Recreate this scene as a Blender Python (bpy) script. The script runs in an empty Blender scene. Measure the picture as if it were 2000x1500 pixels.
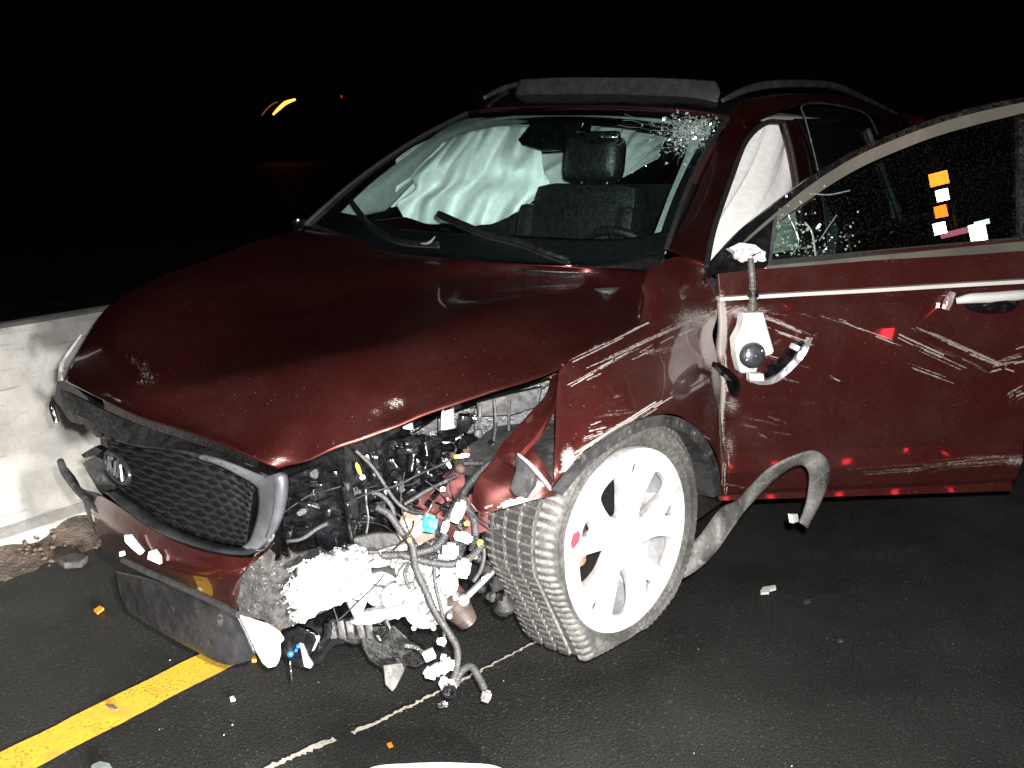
import bpy, bmesh, math, random
import numpy as np
from mathutils import Vector, Matrix

random.seed(7)
rng = np.random.default_rng(11)
S = bpy.context.scene
COL = S.collection

# ------------------------------------------------------------------ camera, night, flash
CAM = np.array([2.3592, 2.1689, 1.4941])
AZ, PIT, ROL, F = -2.52332, -.241186, -.017046, 2008.1
_f = np.array([math.cos(AZ)*math.cos(PIT), math.sin(AZ)*math.cos(PIT), math.sin(PIT)])
_r = np.cross(_f, [0, 0, 1]); _r /= np.linalg.norm(_r); _u = np.cross(_r, _f)
_r, _u = math.cos(ROL)*_r + math.sin(ROL)*_u, -math.sin(ROL)*_r + math.cos(ROL)*_u
cd = bpy.data.cameras.new('camera'); cam = bpy.data.objects.new('camera', cd); COL.objects.link(cam)
cd.sensor_width = 36; cd.lens = F*36/2000; cd.clip_start = .05; cd.clip_end = 3000
M = Matrix.Identity(4)
for i in range(3):
    M[i][0], M[i][1], M[i][2], M[i][3] = _r[i], _u[i], -_f[i], CAM[i]
cam.matrix_world = M
S.camera = cam

W = bpy.data.worlds.new('World'); S.world = W; W.use_nodes = True
W.node_tree.nodes['Background'].inputs[0].default_value = (.30, .26, .24, 1)
W.node_tree.nodes['Background'].inputs[1].default_value = .0011
S.view_settings.view_transform = 'Standard'; S.view_settings.look = 'None'
S.view_settings.exposure = .35; S.view_settings.gamma = 1


def lamp(name, kind, loc, energy, color=(1, 1, 1), target=None, **kw):
    d = bpy.data.lights.new(name, kind); d.energy = energy; d.color = color
    for k, v in kw.items():
        setattr(d, k, v)
    o = bpy.data.objects.new(name, d); COL.objects.link(o); o.location = loc
    if target is not None:
        o.rotation_euler = (Vector(target) - Vector(loc)).to_track_quat('-Z', 'Y').to_euler()
    return o


# the camera's flash, and the headlights of the patrol car that stands behind the photographer
lamp('camera_flash', 'POINT', tuple(CAM + .07*_u + .05*_r + .02*_f), 800, (1, .97, .93), shadow_soft_size=.02)
for _k, _p in enumerate(((2.75, 6.0, .70), (3.95, 5.55, .70))):
    lamp('patrol_headlight', 'SPOT', _p, 6300, (1, .96, .9), (_p[0]-2.55, -.45, .03),
         spot_size=math.radians(24), spot_blend=1., shadow_soft_size=.13)


# ------------------------------------------------------------------ geometry helpers
def ray(a, b):
    return _f + _r*(a-1000)/F - _u*(b-750)/F


def at(a, b, x=None, y=None, z=None, n=None, k=None):
    """The point of the place on a sight line that lies at car-frame x, y or z, or on the plane n.p = k."""
    D = ray(a, b)
    if x is not None: t = (x-CAM[0])/D[0]
    elif y is not None: t = (y-CAM[1])/D[1]
    elif z is not None: t = (z-CAM[2])/D[2]
    else: t = (k - np.dot(n, CAM))/np.dot(n, D)
    return CAM + D*t


def pix(p):
    d = np.asarray(p) - CAM; z = d @ _f
    return np.stack([1000 + F*(d @ _r)/z, 750 - F*(d @ _u)/z], -1)


def link(name, me, mat, parent=None):
    o = bpy.data.objects.new(name, me); COL.objects.link(o)
    if mat is not None:
        for m in (mat if isinstance(mat, (list, tuple)) else [mat]):
            me.materials.append(m)
    if parent is not None:
        o.parent = parent
        o.matrix_parent_inverse = parent.matrix_world.inverted() if False else Matrix.Identity(4)
    return o


def smooth(me, angle=None):
    me.polygons.foreach_set('use_smooth', [True]*len(me.polygons))
    if angle is not None:
        me.set_sharp_from_angle(angle=math.radians(angle))


def tag(o, label=None, cat=None, group=None, kind=None):
    if label: o['label'] = label
    if cat: o['category'] = cat
    if group: o['group'] = group
    if kind: o['kind'] = kind
    return o


def cr(A, n):
    """Catmull-Rom resampling of an array of points along its first axis."""
    A = np.asarray(A, float)
    if len(A) == 2:
        t = np.linspace(0, 1, n).reshape((-1,) + (1,)*(A.ndim-1)); return A[0]*(1-t) + A[1]*t
    B = np.concatenate([2*A[:1]-A[1:2], A, 2*A[-1:]-A[-2:-1]])
    t = np.linspace(0, len(A)-1, n); i = np.clip(np.floor(t).astype(int), 0, len(A)-2)
    w = (t-i).reshape((-1,) + (1,)*(A.ndim-1))
    a, b, c, d = B[i], B[i+1], B[i+2], B[i+3]
    return .5*(2*b + (c-a)*w + (2*a-5*b+4*c-d)*w*w + (3*b-a-3*c+d)*w**3)


def grid_mesh(name, G, mat, parent=None, thick=.003, wear=None, keep=None):
    """A smooth sheet through a grid of points G (m,n,3), thickened away from the camera side."""
    m, n, _ = G.shape
    V = G.reshape(-1, 3)
    idx = np.arange(m*n).reshape(m, n)
    q = np.stack([idx[:-1, :-1], idx[1:, :-1], idx[1:, 1:], idx[:-1, 1:]], -1).reshape(-1, 4)
    if keep is not None:
        q = q[keep(V[q].mean(1))]
    nn = np.cross(V[q[:, 2]]-V[q[:, 0]], V[q[:, 3]]-V[q[:, 1]])
    if ((CAM - V[q].mean(1))*nn).sum() < 0:
        q = q[:, ::-1]
    me = bpy.data.meshes.new(name)
    me.from_pydata(V.tolist(), [], q.tolist()); smooth(me)
    if wear is not None:
        a = me.attributes.new('wear', 'FLOAT', 'POINT')
        a.data.foreach_set('value', wear(V).astype(np.float32))
    o = link(name, me, mat, parent)
    if thick:
        s = o.modifiers.new('thickness', 'SOLIDIFY'); s.thickness = thick; s.offset = -1
    return o


def patch(name, rows, mat, parent=None, nu=24, nv=24, **kw):
    R = np.array([[np.asarray(p, float) for p in r] for r in rows])
    G = cr(R, nu); G = np.swapaxes(cr(np.swapaxes(G, 0, 1), nv), 0, 1)
    f = kw.pop('shape', None)
    if f is not None: G = f(G)
    return grid_mesh(name, G, mat, parent, **kw)


class MB:
    """Collects pieces of one part and links them as one mesh."""
    def __init__(s): s.v, s.f = [], []
    def add(s, V, Fc):
        b = len(s.v); s.v += [tuple(map(float, p)) for p in V]; s.f += [tuple(b+i for i in q) for q in Fc]; return s
    def box(s, c, size, R=None, bev=0.0):
        c = np.array(c, float); h = np.array(size, float)/2
        R = np.eye(3) if R is None else R
        if bev <= 0:
            V = [c + R @ (h*np.array(k)) for k in ((-1,-1,-1),(1,-1,-1),(1,1,-1),(-1,1,-1),(-1,-1,1),(1,-1,1),(1,1,1),(-1,1,1))]
            return s.add(V, ((0,3,2,1),(4,5,6,7),(0,1,5,4),(1,2,6,5),(2,3,7,6),(3,0,4,7)))
        bm = bmesh.new(); bmesh.ops.create_cube(bm, size=1)
        for v in bm.verts: v.co = Vector([v.co[i]*size[i] for i in range(3)])
        bmesh.ops.bevel(bm, geom=bm.edges[:], offset=min(bev, .45*min(size)), segments=2, affect='EDGES', profile=.6)
        bm.verts.index_update()
        V = [c + R @ np.array(v.co) for v in bm.verts]; Fc = [[v.index for v in f.verts] for f in bm.faces]
        bm.free(); return s.add(V, Fc)
    def tube(s, pts, r, seg=8, n=None, rib=0.0):
        P = cr(pts, n or max(6, 5*len(pts))) if len(pts) > 2 else np.array(pts, float)
        rr = np.full(len(P), r) if np.isscalar(r) else np.interp(np.linspace(0, 1, len(P)), np.linspace(0, 1, len(r)), r)
        if rib: rr = rr*(1 + rib*(np.arange(len(P)) % 2))
        T = np.gradient(P, axis=0); T /= np.linalg.norm(T, axis=1)[:, None] + 1e-9
        ref = np.array([0, 0, 1.]) if abs(T[0, 2]) < .9 else np.array([1., 0, 0])
        a = np.cross(T[0], ref); V = []
        for i in range(len(P)):
            a = a - T[i]*np.dot(a, T[i]); a /= np.linalg.norm(a) + 1e-9; b = np.cross(T[i], a)
            V += [P[i] + rr[i]*(math.cos(t)*a + math.sin(t)*b) for t in np.linspace(0, 2*math.pi, seg, endpoint=False)]
        Fc = [(i*seg+j, i*seg+(j+1) % seg, (i+1)*seg+(j+1) % seg, (i+1)*seg+j) for i in range(len(P)-1) for j in range(seg)]
        Fc += [tuple(range(seg))[::-1], tuple(range((len(P)-1)*seg, len(P)*seg))]
        return s.add(V, Fc)
    def lathe(s, prof, c, axis, seg=32, close=False):
        """prof: (offset along axis, radius)"""
        c = np.array(c, float); ax = np.array(axis, float); ax /= np.linalg.norm(ax)
        a = np.cross(ax, [0, 0, 1.]) if abs(ax[2]) < .9 else np.cross(ax, [1., 0, 0]); a /= np.linalg.norm(a); b = np.cross(ax, a)
        V = [c + ax*h + r*(math.cos(t)*a + math.sin(t)*b) for h, r in prof for t in np.linspace(0, 2*math.pi, seg, endpoint=False)]
        n = len(prof)
        Fc = [(i*seg+j, i*seg+(j+1) % seg, (i+1)*seg+(j+1) % seg, (i+1)*seg+j) for i in range(n-1) for j in range(seg)]
        if close:
            Fc += [tuple(range(seg))[::-1], tuple(range((n-1)*seg, n*seg))]
        return s.add(V, Fc)
    def ball(s, c, rad, seg=14, rings=9, R=None, jit=0.):
        rad = np.array([rad]*3 if np.isscalar(rad) else rad, float); R = np.eye(3) if R is None else R
        jj = rng.uniform(1-jit, 1+jit, rings*seg) if jit else np.ones(rings*seg)
        V = [np.array(c) + R @ (rad*jj[i_*seg+k_]*np.array([math.sin(p)*math.cos(t), math.sin(p)*math.sin(t), math.cos(p)]))
             for i_, p in enumerate(np.linspace(.02, math.pi-.02, rings)) for k_, t in enumerate(np.linspace(0, 2*math.pi, seg, endpoint=False))]
        Fc = [(i*seg+j, i*seg+(j+1) % seg, (i+1)*seg+(j+1) % seg, (i+1)*seg+j) for i in range(rings-1) for j in range(seg)]
        return s.add(V, Fc)
    def prism(s, poly, push):
        """A flat outline with its own thickness: poly (points), push (vector)."""
        n = len(poly); P = [np.array(p, float) for p in poly]; Q = [p + np.array(push, float) for p in P]
        return s.add(P+Q, [tuple(range(n)), tuple(range(2*n-1, n-1, -1))] + [(i, n+i, n+(i+1) % n, (i+1) % n) for i in range(n)])
    def ribbon(s, A, B, push):
        n = len(A); A = [np.array(p) for p in A]; B = [np.array(p) for p in B]; d = np.array(push, float)
        V = A + B + [p+d for p in A] + [p+d for p in B]
        Fc = []
        for i in range(n-1):
            Fc += [(i, i+1, n+i+1, n+i), (2*n+i, 3*n+i, 3*n+i+1, 2*n+i+1), (i, 2*n+i, 2*n+i+1, i+1), (n+i, n+i+1, 3*n+i+1, 3*n+i)]
        Fc += [(0, n, 3*n, 2*n), (n-1, 3*n-1, 4*n-1, 2*n-1)]
        return s.add(V, Fc)
    def build(s, name, mat, parent=None, ang=40, fix=True, bevel=0):
        me = bpy.data.meshes.new(name); me.from_pydata(s.v, [], s.f)
        if fix:
            bm = bmesh.new(); bm.from_mesh(me); bmesh.ops.recalc_face_normals(bm, faces=bm.faces); bm.to_mesh(me); bm.free()
        smooth(me, ang)
        o = link(name, me, mat, parent)
        if bevel:
            b = o.modifiers.new('bevel', 'BEVEL'); b.width = bevel; b.segments = 2; b.limit_method = 'ANGLE'; b.angle_limit = math.radians(35)
        return o


def rot(axis, deg):
    return np.array(Matrix.Rotation(math.radians(deg), 3, Vector(axis)))


def frame(n, up=(0, 0, 1), spin=0):
    """columns: right, up, normal"""
    n = np.array(n, float); n /= np.linalg.norm(n); r = np.cross(up, n); r /= np.linalg.norm(r); u = np.cross(n, r)
    c, s_ = math.cos(math.radians(spin)), math.sin(math.radians(spin))
    return np.stack([c*r + s_*u, -s_*r + c*u, n], 1)


# ------------------------------------------------------------------ materials
def nt(name):
    m = bpy.data.materials.new(name); m.use_nodes = True
    t = m.node_tree; return m, t, t.nodes['Principled BSDF']


def nd(t, kind, **kw):
    n = t.nodes.new(kind)
    for k, v in kw.items():
        if k in n.inputs: n.inputs[k].default_value = v
        else: setattr(n, k, v)
    return n


def mixc(t, fac, a, b, blend='MIX'):
    n = t.nodes.new('ShaderNodeMix'); n.data_type = 'RGBA'; n.blend_type = blend
    for i, v in ((0, fac), (6, a), (7, b)):
        if hasattr(v, 'links'): t.links.new(v, n.inputs[i])
        else: n.inputs[i].default_value = v if i == 0 else (tuple(v) + (1,))[:4]
    return n.outputs[2]


def mth(t, op, a, b=0.0, c=None):
    n = t.nodes.new('ShaderNodeMath'); n.operation = op; n.use_clamp = False
    for i, v in enumerate((a, b) if c is None else (a, b, c)):
        if hasattr(v, 'links'): t.links.new(v, n.inputs[i])
        else: n.inputs[i].default_value = v
    return n.outputs[0]


def ramp(t, v, lo, hi, a=0.0, b=1.0):
    n = t.nodes.new('ShaderNodeMapRange'); n.clamp = True; n.interpolation_type = 'SMOOTHSTEP'
    t.links.new(v, n.inputs[0])
    for i, q in enumerate((lo, hi, a, b)): n.inputs[i+1].default_value = q
    return n.outputs[0]


def coords(t, scale=(1, 1, 1), rot_=(0, 0, 0)):
    c = t.nodes.new('ShaderNodeTexCoord'); mp = t.nodes.new('ShaderNodeMapping')
    t.links.new(c.outputs['Object'], mp.inputs[0]); mp.inputs['Scale'].default_value = scale; mp.inputs['Rotation'].default_value = rot_
    return mp.outputs[0]


def noise(t, co, scale, detail=4, rough=.55):
    n = nd(t, 'ShaderNodeTexNoise', Scale=scale, Detail=detail, Roughness=rough); t.links.new(co, n.inputs['Vector']); return n.outputs[0]


def bump(t, p, h, strength, dist=.01):
    b = nd(t, 'ShaderNodeBump', Strength=strength, Distance=dist); t.links.new(h, b.inputs['Height']); t.links.new(b.outputs[0], p.inputs['Normal'])


def basic(name, color, rough=.5, metal=0., vary=.25, vscale=14, bmp=0., bscale=60, coat=0., dirt=None, spec=.5):
    m, t, p = nt(name); co = coords(t)
    n1 = noise(t, co, vscale, 5)
    k = ramp(t, n1, .3, .7, 1-vary, 1+vary)
    cc = mixc(t, 1.0, color, (1, 1, 1), 'MULTIPLY')
    mul = t.nodes.new('ShaderNodeVectorMath'); mul.operation = 'SCALE'; mul.inputs[0].default_value = color; t.links.new(k, mul.inputs['Scale'])
    outc = mul.outputs[0]
    if dirt:
        n2 = noise(t, co, dirt[1], 6, .65)
        outc = mixc(t, ramp(t, n2, dirt[2], dirt[2]+.15), outc, dirt[0])
    t.links.new(outc, p.inputs['Base Color'])
    p.inputs['Metallic'].default_value = metal
    t.links.new(ramp(t, noise(t, co, vscale*2.3, 4), .3, .7, max(.02, rough-.12), min(1, rough+.12)), p.inputs['Roughness'])
    p.inputs['Coat Weight'].default_value = coat; p.inputs['Coat Roughness'].default_value = .04
    p.inputs['Specular IOR Level'].default_value = spec
    if bmp: bump(t, p, noise(t, co, bscale, 5), bmp)
    return m


def paint_mat(name, rotz=0., streak=(6, 90, 90), dust=.5, metal=.86):
    """maroon metallic car paint; the 'wear' attribute is where the clear coat is scraped off"""
    m, t, p = nt(name); co = coords(t)
    at_ = t.nodes.new('ShaderNodeAttribute'); at_.attribute_name = 'wear'
    fl = noise(t, co, 900, 1)
    base = mixc(t, ramp(t, fl, .35, .7), (.048, .0092, .0086), (.105, .019, .0172))
    # fine grime and dried spray
    g = noise(t, co, 5, 6, .6)
    base = mixc(t, mth(t, 'MULTIPLY', ramp(t, mth(t, 'ADD', mth(t, 'MULTIPLY', g, .6), mth(t, 'MULTIPLY', noise(t, co, 60, 5, .75), .4)), .42, .66), .22*dust), base, (.17, .14, .12))
    v = nd(t, 'ShaderNodeTexVoronoi', Scale=62.); t.links.new(co, v.inputs['Vector'])
    sp = mth(t, 'MULTIPLY', ramp(t, v.outputs['Distance'], .05, .16, 1, 0), ramp(t, v.outputs['Color'], .45, .62))
    hide = ramp(t, noise(t, co, 23, 3), .44, .60)
    speck = mth(t, 'MULTIPLY', mth(t, 'MULTIPLY', sp, hide), .8*dust)
    base = mixc(t, speck, base, (.42, .37, .33))
    # scuffs broken up along the direction of scraping
    sc = coords(t, streak, (0, 0, rotz))
    n2 = noise(t, sc, 5, 8, .75)
    w = mth(t, 'ADD', at_.outputs['Fac'], mth(t, 'MULTIPLY', mth(t, 'SUBTRACT', n2, .5), 2.6))
    w = mth(t, 'MULTIPLY', ramp(t, w, .42, .62), ramp(t, at_.outputs['Fac'], .02, .18))
    base = mixc(t, mth(t, 'MULTIPLY', mth(t, 'MINIMUM', at_.outputs['Fac'], .6), ramp(t, n2, .3, .7, .12, .42)), base, (.30, .25, .22))
    base = mixc(t, mth(t, 'MULTIPLY', w, .74), base, (.44, .41, .39))
    t.links.new(base, p.inputs['Base Color'])
    t.links.new(ramp(t, w, 0, 1, metal, .25), p.inputs['Metallic'])
    t.links.new(mth(t, 'ADD', ramp(t, w, 0, 1, .35, .5), mth(t, 'MULTIPLY', speck, .3)), p.inputs['Roughness'])
    t.links.new(ramp(t, w, 0, .6, .8, 0), p.inputs['Coat Weight']); p.inputs['Coat Roughness'].default_value = .035
    b = nd(t, 'ShaderNodeBump', Strength=.25, Distance=.004); t.links.new(mth(t, 'MULTIPLY', w, n2), b.inputs['Height'])
    t.links.new(b.outputs[0], p.inputs['Normal'])
    return m


def glass_mat(name, tint, refl=.07, rough=.0, dust=.04):
    m = bpy.data.materials.new(name); m.use_nodes = True; t = m.node_tree; t.nodes.clear()
    o = t.nodes.new('ShaderNodeOutputMaterial'); tr = nd(t, 'ShaderNodeBsdfTransparent'); tr.inputs[0].default_value = tint + (1,)
    gl = nd(t, 'ShaderNodeBsdfGlossy', Roughness=rough); fr = nd(t, 'ShaderNodeFresnel'); ge = t.nodes.new('ShaderNodeNewGeometry')
    t.links.new(mth(t, 'MULTIPLY_ADD', ge.outputs['Backfacing'], -.8333, 1.5), fr.inputs['IOR'])
    mx = t.nodes.new('ShaderNodeMixShader'); t.links.new(mth(t, 'ADD', fr.outputs[0], refl-.04), mx.inputs[0])
    t.links.new(tr.outputs[0], mx.inputs[1]); t.links.new(gl.outputs[0], mx.inputs[2])
    df = nd(t, 'ShaderNodeBsdfDiffuse'); df.inputs[0].default_value = (.5, .5, .48, 1)
    co = coords(t); n = mth(t, 'MULTIPLY', ramp(t, noise(t, co, 130, 6, .7), .5, .8), dust)
    m2 = t.nodes.new('ShaderNodeMixShader'); t.links.new(n, m2.inputs[0]); t.links.new(mx.outputs[0], m2.inputs[1]); t.links.new(df.outputs[0], m2.inputs[2])
    t.links.new(m2.outputs[0], o.inputs[0]); return m


def emit_mat(name, color, strength):
    m, t, p = nt(name); p.inputs['Base Color'].default_value = color + (1,)
    p.inputs['Emission Color'].default_value = color + (1,); p.inputs['Emission Strength'].default_value = strength
    return m


PAINT = paint_mat('maroon_paint', dust=.5)
PAINT_DOOR = paint_mat('maroon_paint_scraped', streak=(14, 14, 160), dust=.6, metal=.66)
PAINT_IN = basic('maroon_inner_metal', (.075, .013, .012), .4, .2, .3, 9, dirt=((.16, .10, .08), 18, .55), coat=.4)
PLASTIC = basic('black_plastic', (.0065, .0065, .007), .36, 0, .5, 30, bmp=.25, bscale=120)
SHINY = basic('glossy_black_plastic', (.0045, .0045, .0055), .13, 0, .5, 20, bmp=.35, bscale=32, dirt=((.03, .03, .03), 40, .6))
DUSTY = basic('dusty_grey_plastic', (.026, .026, .027), .55, 0, .5, 16, bmp=.3, bscale=60, dirt=((.095, .092, .09), 26, .56))
GREYT = basic('scuffed_grey_trim', (.075, .073, .07), .55, .1, .45, 14, bmp=.3, bscale=70, dirt=((.26, .255, .25), 40, .56))
FOAM = basic('shredded_foam', (.020, .0195, .019), .9, 0, .7, 60, bmp=.7, bscale=240, dirt=((.17, .168, .165), 130, .57))
ALU = basic('cast_aluminium', (.36, .36, .36), .45, .5, .25, 26, bmp=.5, bscale=70, dirt=((.10, .10, .10), 34, .57))
RIMM = basic('silver_alloy', (.60, .60, .61), .36, .5, .2, 25, bmp=.08, bscale=90, dirt=((.20, .19, .175), 9, .58))
CHROME = basic('chrome', (.75, .75, .77), .2, .8, .15, 20)
STRIP = basic('bright_waist_trim', (.60, .59, .58), .3, .2, .05, 6)
SATIN = basic('satin_grey_chrome', (.10, .105, .118), .34, .7, .35, 12, dirt=((.045, .045, .05), 22, .56))
BEIGE = basic('bright_window_trim', (.17, .165, .14), .34, .6, .12, 3)
WHITEP = basic('white_plastic', (.60, .60, .59), .5, 0, .15, 30, bmp=.2, bscale=60, dirt=((.22, .21, .20), 30, .64))
RUST = basic('rusty_steel', (.13, .075, .055), .75, .1, .4, 22, bmp=.4, dirt=((.20, .15, .12), 30, .55))
TAN = basic('tan_primer_bracket', (.34, .22, .17), .6, 0, .25, 16, dirt=((.12, .05, .045), 12, .58))
BLUEC = basic('cyan_connector_plastic', (.0, .46, .70), .5, 0, .12, 60)
BLUEG = basic('blue_glint', (.02, .12, .45), .1, .3, .2, 20)
YELL = basic('yellow_plastic', (.80, .60, .03), .5, 0, .1, 20)
ORANGE = basic('orange_plastic', (.80, .22, .02), .4, 0, .15, 30)
REDP = basic('red_plastic', (.62, .03, .04), .45, 0, .1, 30)
BAG = basic('airbag_cloth', (.86, .86, .85), .95, 0, .07, 30, bmp=.35, bscale=170)
SEAT = basic('black_leather', (.008, .008, .0085), .42, 0, .3, 30, bmp=.3, bscale=110)
DASH = basic('dark_dashboard', (.022, .023, .024), .6, 0, .2, 20, bmp=.2, bscale=160)
TRIMG = basic('grey_interior_trim', (.34, .34, .32), .85, 0, .12, 30, bmp=.25, bscale=150)
RUBBER = basic('black_rubber', (.008, .008, .008), .7, 0, .3, 30, bmp=.2, bscale=90)
SATD = basic('dark_grille_chrome', (.018, .019, .021), .36, .4, .4, 16, dirt=((.07, .07, .07), 26, .62))  # dark tone of the grille strip's left part, lower strip and badge ring
PALEP = basic('pale_grey_trim', (.085, .089, .10), .36, .5, .3, 10, dirt=((.08, .08, .09), 18, .6))
GLASS = glass_mat('tinted_windscreen', (.89, .985, .972), .04, 0., .012)
GLASSD = glass_mat('door_glass', (.70, .80, .75), .09, 0., .03)
DARKG = basic('dark_glass', (.006, .006, .007), .05, 0, .1, 10)
SHARD = basic('broken_glass', (.70, .80, .78), .16, .75, .2, 60)


def tyre_mat():
    m, t, p = nt('dusty_tyre'); co = coords(t)
    at_ = t.nodes.new('ShaderNodeAttribute'); at_.attribute_name = 'groove'
    d = ramp(t, noise(t, co, 7, 7, .7), .35, .65, .12, .85)
    f = ramp(t, noise(t, co, 90, 5, .75), .35, .65, .25, 1.)
    c = mixc(t, mth(t, 'MULTIPLY', d, f), (.011, .0108, .0105), (.10, .097, .092))
    c = mixc(t, mth(t, 'MULTIPLY', at_.outputs['Fac'], ramp(t, noise(t, co, 40, 4), .3, .6, .2, .9)), c, (.15, .146, .138))
    t.links.new(c, p.inputs['Base Color']); p.inputs['Roughness'].default_value = .8
    bump(t, p, noise(t, co, 120, 4), .4, .004); return m


TYRE = tyre_mat()


def asphalt_mat():
    m, t, p = nt('asphalt'); co = coords(t)
    v = nd(t, 'ShaderNodeTexVoronoi', Scale=120.); t.links.new(co, v.inputs['Vector'])
    grain = noise(t, co, 150, 5, .8)
    c = mixc(t, ramp(t, grain, .40, .64), (.0040, .0053, .0052), (.030, .029, .0275))
    c = mixc(t, mth(t, 'MULTIPLY', ramp(t, noise(t, co, 1.7, 6, .6), .42, .7), .45), c, (.006, .0058, .0055))
    c = mixc(t, mth(t, 'MULTIPLY', ramp(t, noise(t, co, 3.1, 6, .6), .55, .75), .35), c, (.026, .025, .024))
    pick = ramp(t, v.outputs['Color'], .80, .86)
    stone = mth(t, 'MULTIPLY', pick, ramp(t, v.outputs['Distance'], .25, .45, 1, 0))
    c = mixc(t, mth(t, 'MULTIPLY', stone, .55), c, (.11, .105, .098))
    t.links.new(c, p.inputs['Base Color'])
    t.links.new(ramp(t, noise(t, co, 2.3, 4), .3, .7, .45, .8), p.inputs['Roughness']); p.inputs['Specular IOR Level'].default_value = .3
    h = mth(t, 'ADD', mth(t, 'MULTIPLY', v.outputs['Distance'], -.6), grain)
    bump(t, p, h, .7, .006); return m


def line_mat(name, col, edge):
    m, t, p = nt(name); co = coords(t)
    n = noise(t, co, 110, 5, .8); n2 = noise(t, co, 9, 6, .6)
    c = mixc(t, ramp(t, mth(t, 'ADD', n, mth(t, 'MULTIPLY', n2, .35)), .50, .66, 1, 0), col, (.06, .05, .03))
    c = mixc(t, mth(t, 'MULTIPLY', ramp(t, n2, .48, .75), edge), c, (.16, .12, .06))
    t.links.new(c, p.inputs['Base Color']); p.inputs['Roughness'].default_value = .7
    bump(t, p, n, .5, .004); return m


def concrete_mat():
    m, t, p = nt('barrier_concrete'); co = coords(t)
    c = mixc(t, ramp(t, noise(t, co, 3.2, 7, .65), .35, .7), (.14, .137, .13), (.235, .23, .22))
    c = mixc(t, mth(t, 'MULTIPLY', ramp(t, noise(t, coords(t, (1, 1, .25)), 9, 6, .65), .55, .75), .5), c, (.17, .165, .155))
    c = mixc(t, ramp(t, noise(t, co, 90, 4, .7), .60, .72), c, (.09, .086, .08))
    c = mixc(t, mth(t, 'MULTIPLY', ramp(t, noise(t, coords(t, (1.2, 1, 14)), 3, 5, .6), .58, .70), .6), c, (.07, .068, .065))
    c = mixc(t, mth(t, 'MULTIPLY', ramp(t, noise(t, coords(t, (9, 1, .6)), 2, 5, .6), .56, .74), .5), c, (.11, .105, .10))
    t.links.new(c, p.inputs['Base Color']); p.inputs['Roughness'].default_value = .9
    bump(t, p, noise(t, co, 70, 6, .7), .4, .006); return m


def wearfn(segs=(), blobs=()):
    """where scraping has bared the metal: strokes (u,v,u,v,width,amount) and patches (u,v,ru,rv,amount), measured on the panel seen from the front left"""
    r0 = np.random.default_rng(int(sum(x_[0]+x_[3] for x_ in segs))); strands = []
    for a, b, c, d, w, k in segs:
        L = math.hypot(c-a, d-b); nx, ny = -(d-b)/L, (c-a)/L
        for _ in range(max(3, int(w*1.1 + L/55))):
            o_ = r0.normal(0, w*.75); t0, t1 = sorted(r0.uniform(-.06, 1.06, 2)); t1 = max(t1, t0 + .22)
            o2 = o_ + r0.normal(0, w*.25)
            strands.append((a+(c-a)*t0+nx*o_, b+(d-b)*t0+ny*o_, a+(c-a)*t1+nx*o2, b+(d-b)*t1+ny*o2, r0.uniform(.7, 1.5)*(1 + w/12), k*r0.uniform(.45, 1)))

    def f(V):
        q = pix(V); out = np.zeros(len(V))
        for a, b, c, d, w, k in strands:
            p0 = np.array([a, b]); dd = np.array([c-a, d-b]); t = np.clip(((q-p0) @ dd)/(dd @ dd), 0, 1)
            r = np.linalg.norm(q - (p0 + t[:, None]*dd), axis=1)
            out = np.maximum(out, k*np.clip(1.35 - r/w, 0, 1)*.95)
        for a, b, ru, rv, k in blobs:
            r = np.sqrt(((q[:, 0]-a)/ru)**2 + ((q[:, 1]-b)/rv)**2)
            out = np.maximum(out, k*np.clip(1.35 - r, 0, 1))
        return out
    return f


# ================================================================== SETTING
def sheet(name, pts, z, mat, kind='structure'):
    me = bpy.data.meshes.new(name); me.from_pydata([(x, y, z) for x, y in pts], [], [tuple(range(len(pts)))])
    o = link(name, me, mat); o['kind'] = kind; return o


road = sheet('road', ((-400, -1.0e3), (400, -1.0e3), (400, 1.0e3), (-400, 1.0e3)), 0, asphalt_mat())
# yellow edge line, slightly ragged
ye = []
for x in np.arange(6, -14, -.05):
    yc = -.150 - .030*(x-1.24)*(-1) * -.55
    ye.append((x, yc))
edgeA = [(x, y-.068 + random.uniform(-.003, .003)) for x, y in ye]; edgeB = [(x, y+.068 + random.uniform(-.003, .003)) for x, y in ye]
me = bpy.data.meshes.new('yellow_line'); n = len(ye)
me.from_pydata([(x, y, .0015) for x, y in edgeA+edgeB], [], [(i, i+1, n+i+1, n+i) for i in range(n-1)])
tag(link('yellow_line', me, line_mat('yellow_road_paint', (.62, .39, .025), .5)), kind='structure')
# pale ragged joint in the asphalt
jp = cr(np.array([at(a, b, z=.004) for a, b in ((-300, 1980), (100, 1730), (380, 1572), (520, 1500), (600, 1463), (725, 1414), (800, 1377), (880, 1338), (960, 1297), (1047, 1251), (1130, 1210))]), 170)
V = []; wv = np.interp(np.linspace(0, 1, 170), [0, .4, .55, 1], [.012, .011, .006, .004])
for i, p in enumerate(jp):
    w = wv[i]*random.uniform(.45, 1.25); off = random.uniform(-.004, .004)
    V += [(p[0]-.2*w, p[1]-w+off, .0015), (p[0]+.2*w, p[1]+w+off, .0015)]
me = bpy.data.meshes.new('road_joint'); me.from_pydata(V, [], [(2*i, 2*i+1, 2*i+3, 2*i+2) for i in range(169) if not (74 < i < 79)])
tag(link('road_joint', me, line_mat('pale_joint_filler', (.40, .37, .32), .3)), kind='structure')

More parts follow.
